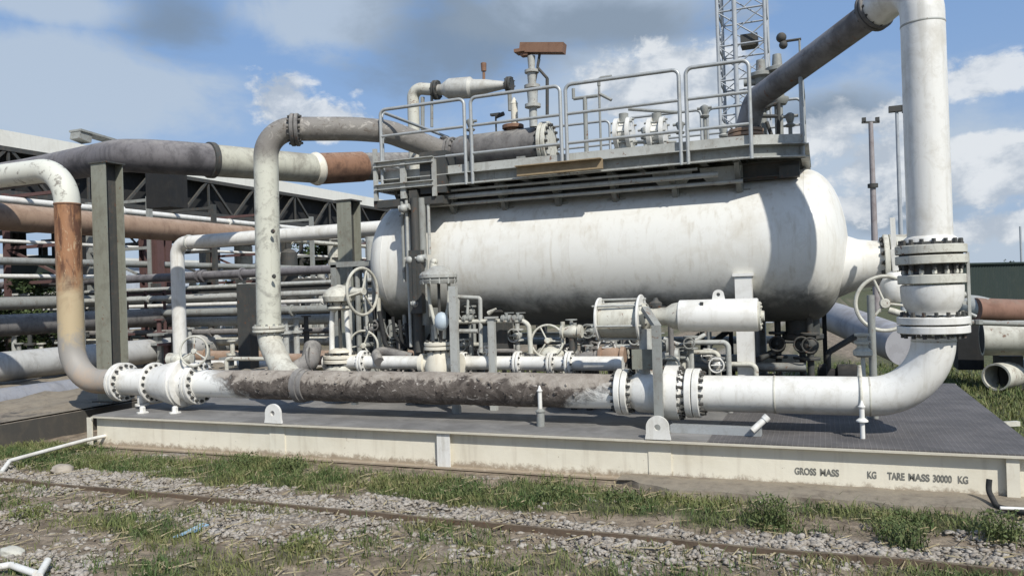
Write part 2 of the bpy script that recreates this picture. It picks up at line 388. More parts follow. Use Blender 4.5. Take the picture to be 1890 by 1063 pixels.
for px in (503, 1213):
    x = PX(px, SY, 790)
    out = [(.10 * math.cos(t), .10 + .10 * math.sin(t)) for t in [math.pi * k / 16 for k in range(17)]]
    out = [(.112, -.004), (.10, .05)] + out + [(-.10, .05), (-.112, -.004), (-.05, -.004), (0, -.004), (.05, -.004)]
    m = MB(); m.plate(out, (x, SY + .02, SZ + .012), AX, AZ, .03, (0, .10, .028)); m.build('lifting_lug', WHITE, skid)
    m = MB(); m.box((x, SY + .072, .175), (.2, .008, .325)); m.build('doubler_plate', BEAM, skid)
def text(body, x0, x1, y, z, h, mat, parent, name):
    cu = bpy.data.curves.new(name, 'FONT'); cu.body = body; cu.extrude = .0015; cu.offset = .028
    ob = bpy.data.objects.new(name, cu); C.objects.link(ob); dg = bpy.context.evaluated_depsgraph_get(); me = bpy.data.meshes.new_from_object(ob.evaluated_get(dg))
    bpy.data.objects.remove(ob); xs = [v.co.x for v in me.vertices]; ys = [v.co.y for v in me.vertices]
    a, b, c, d = min(xs), max(xs), min(ys), max(ys); root = parent
    o0 = V((0, 0, 0)); q = parent
    while q is not None: o0 = o0 + q.location; q = q.parent
    for v in me.vertices:
        v.co = V((x0 + (v.co.x - a) / (b - a) * (x1 - x0) - o0.x, y - v.co.z - o0.y, z + (v.co.y - c) / (d - c) * h - o0.z))
    me.materials.clear(); me.materials.append(mat); o = bpy.data.objects.new(name, me); C.objects.link(o); o.parent = parent
    return o
for s_, a, b in (('GROSS', 1467, 1507), ('MASS', 1514, 1549), ('KG', 1601, 1618), ('TARE', 1638, 1670), ('MASS', 1677, 1716), ('30000', 1722, 1757), ('KG', 1768, 1787)):
    text(s_, PX(a, 6.715, 875), PX(b, 6.715, 880), 6.716, .122, .058, LETTER, skid, 'lettering')

# small fittings lying on the deck
m = MB(); a = P(1238, 790, Z=.41); b = P(1405, 797, Z=.41); m.bar(a, b, .05, .07); m.bar(a + V((0, .09, 0)), b + V((0, .09, 0)), .012, .06); m.bar(a + V((0, .045, -.03)), b + V((0, .045, -.03)), .09, .012)
o = m.build('channel_offcut', GALV); tag(o, 'grey steel channel lying on the deck between the front lug and the long white pipe', 'channel')
m = MB(); a = P(1388, 795, Z=.43); m.tube([a, a + V((.10, .05, .09))], .028, 12); m.tube([a + V((.1, .05, .09)), a + V((.13, .06, .12))], .035, 12, mi=0)
o = m.build('pipe_stub', WHITE); tag(o, 'short tilted white pipe stub at the right end of the deck channel', 'pipe stub')

# ================================================================== FRONT PIPE LINE
YP, ZP, RP = 7.25, .70, .166
def fx(px, py=720): return PX(px, YP, py)
XR_ = fx(128, 500); ZT = P(60, 318, Y=YP).z
pr = thing('riser_pipe', 'tall pipe at far left with white top elbow, rusty middle and tan lower elbow', 'pipe', (XR_, YP, 0))
m = MB(); m.tube([(XR_ - 5, YP, ZT), (XR_, YP, ZT), (XR_, YP, ZP), (fx(219), YP, ZP)], .158, 28, fil=.48, fs=12); m.build('pipe', RISER, pr)
m = MB(); m.lathe((XR_, YP, 3.035), AZ, [(-.012, .158), (-.008, .166), (.008, .166), (.012, .158)], 28); m.build('weld_collar', RUSTP, pr)
# left ball valve
xv = fx(300)
bv = thing('ball_valve', 'dirty white flanged ball valve at the left end with small handwheel on top', 'valve', (xv, YP, ZP))
fl = lambda px, Rr, t=.045, n=16, par=None, single=False, mat=WHITE: MB().flange((fx(px), YP, ZP), AX, Rr, t, n, single=single).build('flange', [mat, DARK], par)
fl(227, .245, .05, 16, bv); fl(286, .25, .045, 16, bv, True)
m = MB(); x0 = fx(286)
m.lathe((fx(229), YP, ZP), AX, [(0, .168), (fx(284) - fx(229), .172)], 32)
m.lathe((x0, YP, ZP), AX, [(0, .19), (.05, .20), (fx(335) - x0 - .06, .275), (fx(335) - x0, .285), (fx(346) - x0, .285), (fx(348) - x0, .22), (fx(372) - x0, .175)], 36); m.build('valve_body', WHITE, bv)
fl(340, .30, .03, 20, bv, True); fl(365, .255, .045, 16, bv)
g = P(333, 662, Y=YP); m = MB(); m.tube([g - V((.16, .02, 0)), g + V((.17, .02, .0))], [.075, .06], 18); m.ball(g + V((-.03, 0, 0)), .10, (1.1, 1, .75)); m.tube([(g.x, YP, ZP + .2), (g.x, YP, g.z)], .09, 16); m.bolts(g - V((.16, .02, 0)), AX, .06, 6, .01, .05, 1)
m.build('gearbox', [OFFW, DARK], bv)
wheel(bv, P(358, 648, Y=YP - .12), (.25, -1, .1), .178, .013, OFFW)
m = MB(); q = V((fx(264), YP - .02, ZP - .16)); m.tube([q, q - AZ * .10], .055, 14); m.disc(q - AZ * .12, AZ, .085, .03, 16); m.build('drain_boss', WHITE, bv)
for px in (263, 323):
    a = P(px, 758, Z=.40); m = MB(); m.lathe((a.x, a.y, .372), AZ, [(0, .07), (.015, .07), (.02, .035), (.07, .035), (.085, .02)], 6); o = m.build('anchor_bolt', WHITE)
    tag(o, 'white anchor bolt on the deck under the left valve, ' + ('nearer the deck corner' if px == 263 else 'right of its twin'), 'bolt')
# caked pipe
cp = thing('header_pipe', 'long front pipe caked in brown dirt with white ends', 'pipe', (fx(750), YP, ZP))
m = MB(); xa, xb = fx(372), fx(1140); n = 120; pts = [(xa + (xb - xa) * k / n, YP, ZP) for k in range(n + 1)]
rs = []
for k in range(n + 1):
    x = pts[k][0]; w = min(1, max(0, (x + 6.4) / .5)) * min(1, max(0, (-1.9 - x) / .5)); rs.append(.164 + w * (.006 + .008 * noise.noise(V((x * 3, 0, 0)))))
m.tube(pts, rs, 40); m.build('pipe', LAG, cp)
m = MB(); rf = random.Random(4)
for k in range(130):
    x = rf.uniform(-6.25, -2.2); th = rf.uniform(-.3, 2.6); rr = .173 + rf.uniform(-.004, .008); s_ = rf.uniform(.006, .022)
    q = V((x, YP - rr * math.cos(th), ZP + rr * math.sin(th))); nrm = V((0, -math.cos(th), math.sin(th))); tg = V((1, 0, 0)) * rf.uniform(.6, 1.4) ; up_ = nrm.cross(V((1, 0, 0)))
    vs = []; nn = rf.randint(5, 7)
    for j in range(nn): ph = 6.283 * j / nn; rj = s_ * rf.uniform(.6, 1.3); vs.append(q + tg * (rj * math.cos(ph)) + up_ * (rj * math.sin(ph)) + nrm * rf.uniform(.0, .008))
    m.add(vs + [q + nrm * .012], [(j, (j + 1) % nn, nn) for j in range(nn)], 0)
o = m.build('coating_flakes', LAG, cp, smooth=False); o['kind'] = 'stuff'
a = V((fx(558), YP, ZP)); m = MB(); m.lathe(a, AX, [(-.05, .17), (-.045, .195), (.03, .195), (.035, .18), (.09, .18), (.095, .17)], 32); m.build('clamp_collar', DUSTY, cp)
m = MB(); m.tube([P(655, 742, Y=YP), (PX(655, YP, 742), YP, .50)], .04, 12); m.build('drain_plug', OFFW, cp)
# support stanchions
for i, (px, yy) in enumerate(((997, 7.12), (1590, 7.12))):
    x = PX(px, yy - .06, 740); t = thing('pipe_stanchion', ('short white pipe stanchion with pointed top under the caked pipe' if i == 0 else 'white pipe stanchion with flared foot under the clean white pipe at right'), 'pipe support', (x, yy, SZ))
    yf = YP - RP - .03; h = ZP + (.0 if i == 0 else -.08)
    m = MB(); m.tube([(x, yf, SZ + .15), (x, yf, h)], .021, 14); m.lathe((x, yf, h), AZ, [(0, .021), (.02, .03), (.03, .02), (.07, .006)], 14); m.build('post', WHITE, t)
    m = MB(); m.lathe((x, yf, SZ + .14), AZ, [(0, .018), (.01, .048), (.02, .048), (.04, .024)], 18); m.tube([(x, yf, SZ), (x, yf, SZ + .15)], .02 if i else .04, 10); m.build('foot', GREYP if i == 0 else WHITE, t)
    if i == 1:
        m = MB(); m.torus((x, YP, ZP), AX, RP + .008, .012, 40, 8); m.tube([(x, YP, ZP + RP), (x, YP, ZP + RP + .1)], [.022, .014], 10); m.build('clamp_band', OFFW, t)
# right ball valve
rv = thing('ball_valve', 'white flanged ball valve under the spring actuator, joining caked and clean pipes', 'valve', (fx(1225), YP, ZP))
fl(1152, .22, .055, 16, rv); fl(1281, .228, .06, 16, rv)
m = MB(); x0 = fx(1164); L = fx(1230) - x0; m.lathe((x0, YP, ZP), AX, [(0, .155), (.04, .165), (.08, .19), (L, .205)], 36)
m.lathe((fx(1230), YP, ZP), AX, [(0, .21), (.004, .255), (.13, .255), (.134, .2), (fx(1268) - fx(1230), .175)], 36); m.build('valve_body', WHITE, rv)
m = MB(); m.bolts((fx(1230) + .067, YP, ZP), AX, .235, 18, .020, .19, 0); m.build('bolt_ring', DARK, rv)
m = MB(); x = fx(1196); m.tube([(x, YP, ZP + .17), (x, YP, 1.30)], [.085, .06], 18); m.disc((x, YP, ZP + .26), AZ, .12, .03, 20); m.build('stem_housing', LGREY, rv)
m = MB(); a = P(1190, 663, Y=YP - .17); m.box(a, (.24, .012, .185)); m.tube([a + V((0, .01, 0)), a + V((0, .15, -.02))], .015, 8); o = m.build('name_plate', PCOL, rv)
# spring actuator on top
YA, ZA = 7.33, P(1330, 582, Y=7.33).z
ac = thing('valve_actuator', 'horizontal white spring actuator with drum at left and cylinder at right', 'actuator', (fx(1220), YA, ZA))
a0, a1 = PX(1108, YA, 585), PX(1184, YA, 590)
m = MB(); m.lathe((a0, YA, ZA - .03), AX, [(0, .15), (.02, .17), (a1 - a0 - .02, .18), (a1 - a0, .17)], 12); m.build('spring_drum', OFFW, ac)
for x, rr in ((a0, .215), (a1, .235)):
    m = MB(); m.disc((x, YA, ZA - .02), AX, rr, .022, 36); m.build('end_plate', WHITE, ac)
m = MB()
for k in range(6):
    th = k * math.pi / 3 + .3; m.tube([(a0 - .04, YA + .195 * math.cos(th), ZA - .02 + .195 * math.sin(th)), (a1 + .04, YA + .195 * math.cos(th), ZA - .02 + .195 * math.sin(th))], .011, 8)
m.build('tie_rod', LGREY, ac)
c0, c1 = PX(1253, YA, 580), PX(1400, YA, 580)
m = MB(); m.lathe((a1, YA, ZA), AX, [(0, .13), (.05, .13), (.09, .085), (c0 - a1 - .12, .085), (c0 - a1 - .06, .12), (c0 - a1, .13)], 24); m.bolts((a1 + .04, YA, ZA), AX, .115, 10, .014, .06, 1); m.build('yoke_housing', [OFFW, DARK], ac)
m = MB(); L = c1 - c0; m.lathe((c0, YA, ZA), AX, [(0, .13), (.012, .15), (L - .012, .152), (L, .146)], 40); m.build('cylinder', WHITE, ac)
m = MB(); m.lathe((c1, YA, ZA - .01), AX, [(0, .13), (.02, .13), (.022, .05), (.05, .045)], 28); m.bolts((c1 + .015, YA, ZA - .01), AX, .11, 8, .012, .03); m.build('end_cap', OFFW, ac)
m = MB(); x = PX(1326, YA, 550); o_ = [(.05 * math.cos(t), .045 + .045 * math.sin(t)) for t in [math.pi * k / 12 for k in range(13)]]; o_ = [(.06, -.01)] + o_ + [(-.06, -.01), (0, -.01)]
m.plate(o_, (x, YA, ZA + .148), AX, AZ, .02, (0, .045, .018)); m.build('lifting_eye', WHITE, ac)
m = MB(); x = PX(1298, YA, 560); m.box((x, YA - .105, ZA + .105), (.03, .02, .05)); m.build('latch', DARK, ac)
m = MB(); x = PX(1210, YA, 548); m.lathe((x, YA, ZA + .10), AZ, [(0, .06), (.03, .06), (.05, .03), (.08, .015)], 12); m.build('position_indicator', DARK, ac)
# grey tubular post in front
t = thing('support_post', 'grey square post standing in front of the right ball valve with bent top', 'post', (PX(1217, 6.98, 780), 6.98, SZ))
xp = PX(1217, 6.98, 780); zt = P(1216, 600, Y=6.98).z
m = MB(); m.bar((xp, 6.98, SZ + .02), (xp, 6.98, zt), .080, .055, up=(0, 1, 0)); m.build('upright', GREYP, t)
m = MB(); m.bar((xp + .01, 6.985, zt - .02), (xp - .14, 7.16, zt + .15), .07, .045); m.build('bent_arm', GREYP, t)
m = MB(); m.box((xp, 6.98, SZ + .02), (.2, .2, .014)); m.bolts((xp, 6.98, SZ + .03), AZ, .11, 4, .014, .04, 1, .5); m.build('base_plate', [GREYP, DARK], t)

# clean pipe with elbow
XV = PX(1722, YP, 600); ZL = P(1722, 622, Y=YP).z
wp = thing('elbow_pipe', 'clean white pipe running right along the deck and bending up in a wide elbow', 'pipe', (fx(1500), YP, ZP))
m = MB(); m.tube([(fx(1294), YP, ZP), (XV, YP, ZP), (XV, YP, ZL)], [.163, .168, .168], 40, fil=.50, fs=18); m.build('pipe', WHITE, wp)
for c_, ax_ in (((XV - .50, YP, ZP), AX), ((XV, YP, ZL - .03), AZ), ((fx(1430), YP, ZP), AX)):
    m = MB(); m.lathe(c_, ax_, [(-.009, .167), (-.004, .1705), (.004, .1705), (.009, .167)], 40); m.build('weld_ring', OFFW, wp)
# check valve stack
def zz(py): return P(1725, py, Y=YP).z
cv = thing('flanged_valve', 'squat white bowl shaped valve between bolted flanges at the foot of the tall pipe', 'valve', (XV, YP, ZL))
z = zz(604); m = MB(); m.flange((XV, YP, zz(599)), AZ, .272, .062, 16, .012, br=.022); m.build('flange', [WHITE, DARK], cv)
m = MB(); b = zz(580); m.lathe((XV, YP, b), AZ, [(0, .175), (.02, .18), (.05, .205), (.12, .232), (.20, .238), (zz(527) - b, .238), (zz(525) - b, .225)], 44); m.build('bowl_body', WHITE, cv)
m = MB(); m.disc((XV, YP, zz(515)), AZ, .255, .075, 44); m.bolts((XV, YP, zz(510)), AZ, .21, 14, .02, .13, 0); m.build('bonnet_ring', [OFFW], cv)
m = MB(); m.lathe((XV, YP, zz(510)), AZ, [(0, .2), (zz(485) - zz(510), .2)], 36); m.build('neck', DARK, cv)
m = MB(); m.flange((XV, YP, zz(470)), AZ, .268, .072, 16, .014, br=.023); m.build('flange', [OFFW, DARK], cv)
m = MB(); x = XV + .265; m.bar((x, YP - .02, zz(600)), (x, YP - .02, zz(468)), .022, .03); m.tube([(x, YP, zz(545)), (x - .04, YP, zz(545))], .03, 10); m.box((x - .02, YP, zz(560)), (.05, .05, .03)); m.tube([(x + .05, YP, zz(585)), (x - .03, YP, zz(575)), (x - .1, YP, zz(583))], .012, 8); m.build('side_lever', LGREY, cv)
# tall pipe
tp = thing('tall_pipe', 'tall clean white vertical pipe at right with top elbow leading to the sloping pipe', 'pipe', (XV, YP, zz(450)))
A_ = P(1636, 8, Y=7.66); B_ = P(1393, 186, Y=9.2); F_ = P(1612, 24, Y=7.75)
m = MB(); zb = zz(455); m.tube([(XV, YP, zb), (XV, YP, F_.z + .13), F_], [.172, .168, .165], 44, fil=.3, fs=14); m.build('pipe', WHITE, tp)
m = MB(); z = P(1708, 46, Y=YP).z; m.lathe((XV, YP, z), AZ, [(-.01, .168), (-.005, .1715), (.005, .1715), (.01, .168)], 44); m.build('weld_seam', LGREY, tp)
m = MB(); m.lathe((XV, YP, zz(447)), AZ, [(0, .21), (.03, .20), (.05, .173)], 40); m.build('hub', WHITE, tp)
sp_ = thing('sloping_pipe', 'stained grey pipe sloping down from the tall pipe to the tank top platform', 'pipe', B_)
dd = (B_ - F_).normalized()
m = MB(); m.tube([F_, B_ , B_ + V((-.12, .1, -.35))], .132, 32, fil=.22); m.build('pipe', paint('stained_pipe', (.27, .26, .26), (.10, .09, .085), .8, .4, .5, scale=3, rough=.6, rust=.03), sp_)
m = MB(); m.flange(P(1614, 20, Y=7.73), dd, .19, .035, 12, br=.018); m.build('flange', [DUSTY, DARK], sp_)
nb = B_ + V((-.12, .1, -.35)); m = MB(); m.flange(nb, AZ, .2, .04, 12); m.lathe((nb.x, nb.y, nb.z - .30), AZ, [(0, .17), (.02, .17), (.2, .15), (.27, .15)], 24); m.build('reducer', [BROWNP, DARK], sp_)

# ================================================================== TANK
TY, TZ, TR = 9.2, 2.10, .845
XL_, XRt = -5.57, .27
tk = thing('pressure_tank', 'big horizontal white pressure tank with rounded heads under the walkway', 'tank', (-2.6, TY, SZ))
def headprof(s, x0, h=.42, n=14): return [(x0 + s * h * math.sin(math.pi / 2 * k / n), TR * math.cos(math.pi / 2 * k / n)) for k in range(n + 1)]
xs0, xs1 = XL_ + .42, XRt - .42
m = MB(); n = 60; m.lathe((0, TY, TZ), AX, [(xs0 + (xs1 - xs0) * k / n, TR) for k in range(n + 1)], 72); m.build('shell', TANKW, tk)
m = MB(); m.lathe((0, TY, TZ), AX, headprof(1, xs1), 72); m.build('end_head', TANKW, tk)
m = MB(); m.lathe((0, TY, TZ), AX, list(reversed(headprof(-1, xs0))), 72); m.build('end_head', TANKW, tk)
for x in (xs0, xs1):
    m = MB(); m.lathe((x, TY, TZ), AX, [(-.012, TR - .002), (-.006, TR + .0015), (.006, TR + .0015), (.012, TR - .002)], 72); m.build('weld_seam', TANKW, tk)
zn = 1.87; xn = PX(1634, TY, 490)
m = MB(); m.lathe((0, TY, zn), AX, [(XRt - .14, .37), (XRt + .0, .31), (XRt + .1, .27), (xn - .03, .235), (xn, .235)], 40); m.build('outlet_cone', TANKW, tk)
m = MB(); m.flange((xn + .035, TY, zn), AX, .31, .05, 16); m.build('flange', [OFFW, DARK], tk)
xl = PX(1375, 8.4, 600); m = MB(); m.box((xl, 8.42, (SZ + 1.78) / 2), (.17, .14, 1.78 - SZ - .02)); m.box((xl, 8.42, 1.79), (.21, .18, .03)); m.build('front_leg', WHITE, tk)
for x, y in ((xl, 9.98), (-4.55, 8.45), (-4.55, 9.95)):
    m = MB(); m.box((x, y, .95), (.2, .16, 1.15)); m.build('support_leg', GREYP, tk)
for x in (xl, -4.55):
    m = MB(); out = [(-.78, -1.70 + .02), (.78, -1.70 + .02)] + [(.80 * math.cos(-t), .86 * math.sin(-t)) for t in [R(18) + R(144) * k / 20 for k in range(21)]]
    m.plate(out, (x - (.0 if x < -2 else -.02), TY, TZ), AY, AZ, .03); m.build('saddle_plate', DARK, tk)
m = MB(); c = P(940, 478, Y=8.42); m.lathe((c.x, 8.39, c.z), AY, [(-.03, .02), (0, .03), (.05, .035)], 12); m.build('thermowell', GREYP, tk)
for px in (1100, 1210, 905):   # small triangular lugs along the belly
    a = P(px, 545, Y=8.45); m = MB(); m.plate([(-.09, 0), (.09, 0), (.02, .10), (-.02, .10)], (a.x, 8.62, 1.45), AX, AZ, .02); m.build('belly_lug', DARK, tk)
# drains beneath the right end
for i, (px, py0) in enumerate(((1435, 588), (1480, 592), (1495, 592))):
    x = PX(px, 9.2, 600); t = thing('drain_valve', ['dark drain valve hanging under the tank just right of the white leg', 'dark drain line with side tee under the tank end', 'thin dark drain line at the far right under the tank end'][i], 'valve', (x, 9.2 - i * .12, 1.2))
    y = 9.2 - i * .12; m = MB(); m.tube([(x, y, 1.32), (x, y, SZ + .08)], .035, 12); m.ball((x, y, 1.0), .085, (1, 1, 1.2)); m.disc((x, y, 1.13), AZ, .10, .03, 16); m.disc((x, y, .86), AZ, .10, .03, 16); m.build('body', DARK, t)
    m = MB(); m.tube([(x, y - .02, 1.0), (x, y - .2, 1.02)], .015, 8); m.torus((x, y - .2, 1.02), AY, .08, .01, 24, 6); m.build('handwheel', DARK, t)
    m = MB(); m.tube([(x, y, .58), (x + .35 - i * .3, y - .15, .5), (x + .5 - i * .3, y - .15, SZ + .02)], .028, 10, fil=.06); m.build('drain_line', BLACK if i else DARK, t)

# nozzle valve with yoke lever
nv = thing('gear_valve', 'white wafer valve on the tank outlet with tall stem plate and round handwheel', 'valve', (xn + .12, TY, zn))
YN = 8.55
m = MB(); m.lathe((xn + .10, TY, zn), AX, [(0, .30), (.12, .30)], 36); m.build('wafer_body', OFFW, nv)
a = P(1655, 500, Y=YN); b = P(1647, 402, Y=YN); m = MB(); m.bar(a, P(1650, 460, Y=YN), .07, .10, up=(0, 1, 0)); m.bar(P(1650, 462, Y=YN), b, .045, .05, up=(0, 1, 0)); m.bar(a - AX * .045, a - AX * .045 - AZ * .3, .03, .03, up=(0, 1, 0)); m.bar(a + AX * .035, a + AX * .035 - AZ * .3, .03, .03, up=(0, 1, 0)); m.build('stem_plate', WHITE, nv)
g = P(1652, 530, Y=YN); m = MB(); m.lathe(g - V((.0, 0, .15)), AZ, [(0, .09), (.04, .125), (.18, .14), (.24, .11), (.3, .06)], 18); m.tube([g + V((.02, 0, -.02)), g + V((.15, 0, -.06))], .07, 14); m.tube([g, V((g.x, TY - .2, g.z))], .05, 12); m.build('gearbox', WHITE, nv)
hw = P(1633, 560, Y=8.42); wheel(nv, hw, (.15, -1, 0), .268, .019, OFFW, 3, .9)
m = MB(); m.tube([hw, (hw.x + .03, YN, hw.z - .02), g - AZ * .12], .03, 10, fil=.04); m.tube([P(1640, 572, Y=8.45), P(1672, 582, Y=8.45)], .035, 10); m.build('drive_shaft', OFFW, nv)
# thin post and small gauge cluster right of the tank
xg = PX(1592, 7.9, 640); t = thing('gauge_stand', 'small brass coloured relief fitting standing behind the clean pipe near the elbow', 'fitting', (xg, 7.9, SZ))
m = MB(); m.tube([(xg, 7.9, SZ), (xg, 7.9, 1.0)], .02, 10); m.build('stem', OFFW, t)
m = MB(); z = P(1592, 655, Y=7.9).z; m.lathe((xg, 7.9, z - .02), AZ, [(0, .05), (.02, .085), (.06, .085), (.09, .05), (.12, .05), (.125, .075), (.15, .075), (.155, .045), (.19, .04), (.2, .07), (.22, .07)], 18); m.build('fitting_body', OFFW, t)
xg = PX(1610, 8.1, 640); m = MB(); m.tube([(xg, 8.1, SZ), (xg, 8.1, 1.55)], .035, 14); o = m.build('thin_post', GREYP); tag(o, 'thin grey post rising behind the clean pipe below the round handwheel', 'post')
# ================================================================== GROUND
def gfun(x, y):
    """grass density 0..1"""
    n1 = noise.fractal(V((x * .9, y * 1.6, 3.1)), 1.0, 2.0, 4); n2 = noise.noise(V((x * 3.1, y * 3.7, 9)))
    g = .27 + n1 * 1.0 + n2 * .32
    if -9.5 < x < 2.5 and 3 < y < 7:
        band = math.exp(-((y - (5.98 if x > -7 else 6.1)) / .36) ** 2)
        lo = 1.0 if x < -1.2 else .5
        n3 = noise.fractal(V((x * 2.3, y * 2.6, 6.6)), 1.0, 2.0, 3)
        g = g * .75 + band * (.95 + 1.5 * n3) * lo - .75 * math.exp(-((y - 5.28) / .20) ** 2) - (.1 if y < 4.9 else 0)
        if x > -1.4 and y > 6.2: g -= .6
        if y > 6.35 and x > -5: g -= .25
        if y < 5: g += .14
    elif x > 1.5: g = .75 + n1 * .3
    elif y > 11: g = .5 + n1 * .5
    elif x < -8.3: g = -.1 + n1 * .4
    return max(0., min(1., g))
def vfun(x, y):
    """gravel density 0..1"""
    n1 = noise.fractal(V((x * 1.1 + 20, y * 1.8, 1.7)), 1.0, 2.0, 4)
    g = .36 + n1 * 1.1
    if -9.5 < x < 3 and 3 < y < 7: g += .5 * math.exp(-((y - 5.28) / .25) ** 2) + (.12 if y < 5 else 0) - (.5 if y > 6.1 else 0)
    elif y > 7 or x < -9: g -= .2
    return max(0., min(1., g - gfun(x, y) * .8))
def axis(lo, hi, st, far):
    a = list(np.arange(lo, hi + 1e-6, st)); o = []
    d = st
    x = a[-1]
    while x < far: d *= 1.5; x += d; o.append(x)
    x = a[0]; d = st; p = []
    while x > -far: d *= 1.5; x -= d; p.append(x)
    return p[::-1] + a + o
gx = axis(-10, 4, .07, 1500); gy = axis(3, 8, .07, 1500)
vs = []; cols = []
for y in gy:
    for x in gx:
        near = (-10.5 < x < 4.5 and 2.5 < y < 8.5); z = 0.
        g, v = gfun(x, y), vfun(x, y)
        if near: z = .022 * noise.fractal(V((x * 2.2, y * 2.2, 0)), 1.0, 2.0, 4) + .012 * g
        if SXL < x < SXR and y > 6.5: z = min(z, -.01)
        vs.append((x, y, z)); cols.append((g, v, 0, 1))
nx = len(gx); fs = [(j * nx + i, j * nx + i + 1, (j + 1) * nx + i + 1, (j + 1) * nx + i) for j in range(len(gy) - 1) for i in range(nx - 1)]
me = bpy.data.meshes.new('ground'); me.from_pydata(vs, [], fs); me.materials.append(GROUND)
ca = me.color_attributes.new('mask', 'FLOAT_COLOR', 'POINT'); ca.data.foreach_set('color', np.array(cols, dtype=np.float32).ravel())
me.polygons.foreach_set('use_smooth', [True] * len(fs))
gr = bpy.data.objects.new('ground', me); C.objects.link(gr); gr['kind'] = 'structure'
rng = np.random.default_rng(5)
def mesh_np(name, v, f, mat):
    me = bpy.data.meshes.new(name); k = f.shape[1]
    me.vertices.add(len(v)); me.vertices.foreach_set('co', v.astype(np.float32).ravel())
    me.loops.add(f.size); me.loops.foreach_set('vertex_index', f.astype(np.int32).ravel())
    me.polygons.add(len(f)); me.polygons.foreach_set('loop_start', np.arange(0, f.size, k, dtype=np.int32))
    me.update(calc_edges=True); me.validate(); me.materials.append(mat); o = bpy.data.objects.new(name, me); C.objects.link(o); return o
# stones
bmm = bmesh.new(); bmesh.ops.create_icosphere(bmm, subdivisions=1, radius=1); iv = np.array([v.co[:] for v in bmm.verts]); iF = np.array([[v.index for v in f.verts] for f in bmm.faces]); bmm.free()
S = []
while len(S) < 24000:
    x = rng.uniform(-9.3, 3.2); y = rng.uniform(3.4, 6.45)
    if abs(x) > 3.2 + y: continue
    if rng.random() < vfun(x, y) ** 1.2: S.append((x, y))
S = np.array(S); sz = .006 + .022 * rng.random(len(S)) ** 3.2
V_ = []; 
for (x, y), s in zip(S, sz):
    a = rng.uniform(0, 6.28); c, q = math.cos(a), math.sin(a); v = iv * (1 + rng.uniform(-.5, .5, iv.shape)) * (s * rng.uniform(.8, 1.7), s * rng.uniform(.7, 1.1), s * rng.uniform(.35, .8))
    v = np.stack([v[:, 0] * c - v[:, 1] * q + x, v[:, 0] * q + v[:, 1] * c + y, v[:, 2] + s * .25 + .012 * vfun(x, y)], 1); V_.append(v)
V_ = np.concatenate(V_); F__ = (iF[None] + (np.arange(len(S)) * 12)[:, None, None]).reshape(-1, 3)
o = mesh_np('gravel', V_, F__, STONEM); o['kind'] = 'stuff'; o['label'] = 'pale loose gravel scattered over the ground in front of the skid'; o['category'] = 'gravel'
# grass
def blades(pts, hmin, hmax, wd, lean=.5):
    n = len(pts); h = hmin + (hmax - hmin) * rng.random(n) ** 1.8; a = rng.uniform(0, 6.283, n); l = rng.normal(0, lean, (n, 2)) * h[:, None]
    w = wd * (.6 + .8 * rng.random(n)); dx = np.cos(a) * w; dy = np.sin(a) * w; x, y, z0 = pts[:, 0], pts[:, 1], pts[:, 2]
    vv = np.empty((n, 5, 3)); vv[:, 0] = np.stack([x - dx, y - dy, z0 - .01], 1); vv[:, 1] = np.stack([x + dx, y + dy, z0 - .01], 1)
    mx, my = x + l[:, 0] * .35, y + l[:, 1] * .35
    vv[:, 2] = np.stack([mx + dx * .8, my + dy * .8, z0 + h * .6], 1); vv[:, 3] = np.stack([mx - dx * .8, my - dy * .8, z0 + h * .6], 1)
    vv[:, 4] = np.stack([x + l[:, 0], y + l[:, 1], z0 + h * (1 - .25 * rng.random(n))], 1)
    b = np.arange(n) * 5; f = np.concatenate([np.stack([b, b + 1, b + 2], 1), np.stack([b, b + 2, b + 3], 1), np.stack([b + 3, b + 2, b + 4], 1)])
    return vv.reshape(-1, 3), f
G = []
while len(G) < 85000:
    x = rng.uniform(-9.6, 3.5); y = rng.uniform(3.3, 6.6)
    if abs(x) > 3.3 + y: continue
    if rng.random() < gfun(x, y) ** 1.6:
        k = rng.integers(1, 5)
        for _ in range(k): G.append((x + rng.normal(0, .02), y + rng.normal(0, .02), 0.))
G = np.array([g for g in G if not (SXL - .02 < g[0] < SXR and g[1] > 6.6)]); v, f = blades(G, .012, .10, .0035)
o = mesh_np('grass', v, f, GRASSM); o['kind'] = 'stuff'; o['label'] = 'low patchy grass growing in front of the cream skid beam'; o['category'] = 'grass'
G = np.stack([rng.uniform(1.55, 7, 26000), rng.uniform(6.8, 15, 26000), np.zeros(26000)], 1); v, f = blades(G, .03, .14, .006)
o = mesh_np('grass', v, f, GRASSM); o['kind'] = 'stuff'; o['label'] = 'green grass on the right beyond the deck grating'; o['category'] = 'grass'
G = np.stack([rng.uniform(-9, 6, 16000), rng.uniform(11.1, 17, 16000), np.zeros(16000)], 1); v, f = blades(G, .03, .16, .007)
o = mesh_np('grass', v, f, GRASSM); o['kind'] = 'stuff'; o['label'] = 'grass seen under the tank behind the skid'; o['category'] = 'grass'
k = 2600; px_ = rng.uniform(-9, 3, k); py_ = rng.uniform(3.5, 6.4, k); a_ = rng.uniform(0, 6.28, k); l_ = rng.uniform(.02, .08, k); w_ = rng.uniform(.002, .006, k)
dx, dy = np.cos(a_), np.sin(a_); z_ = rng.uniform(.012, .035, k)
vv = np.stack([np.stack([px_ - dx * l_ + dy * w_, py_ - dy * l_ - dx * w_, z_], 1), np.stack([px_ + dx * l_ + dy * w_, py_ + dy * l_ - dx * w_, z_ + .01], 1), np.stack([px_ + dx * l_ - dy * w_, py_ + dy * l_ + dx * w_, z_ + .012], 1), np.stack([px_ - dx * l_ - dy * w_, py_ - dy * l_ + dx * w_, z_ + .004], 1)], 1).reshape(-1, 3)
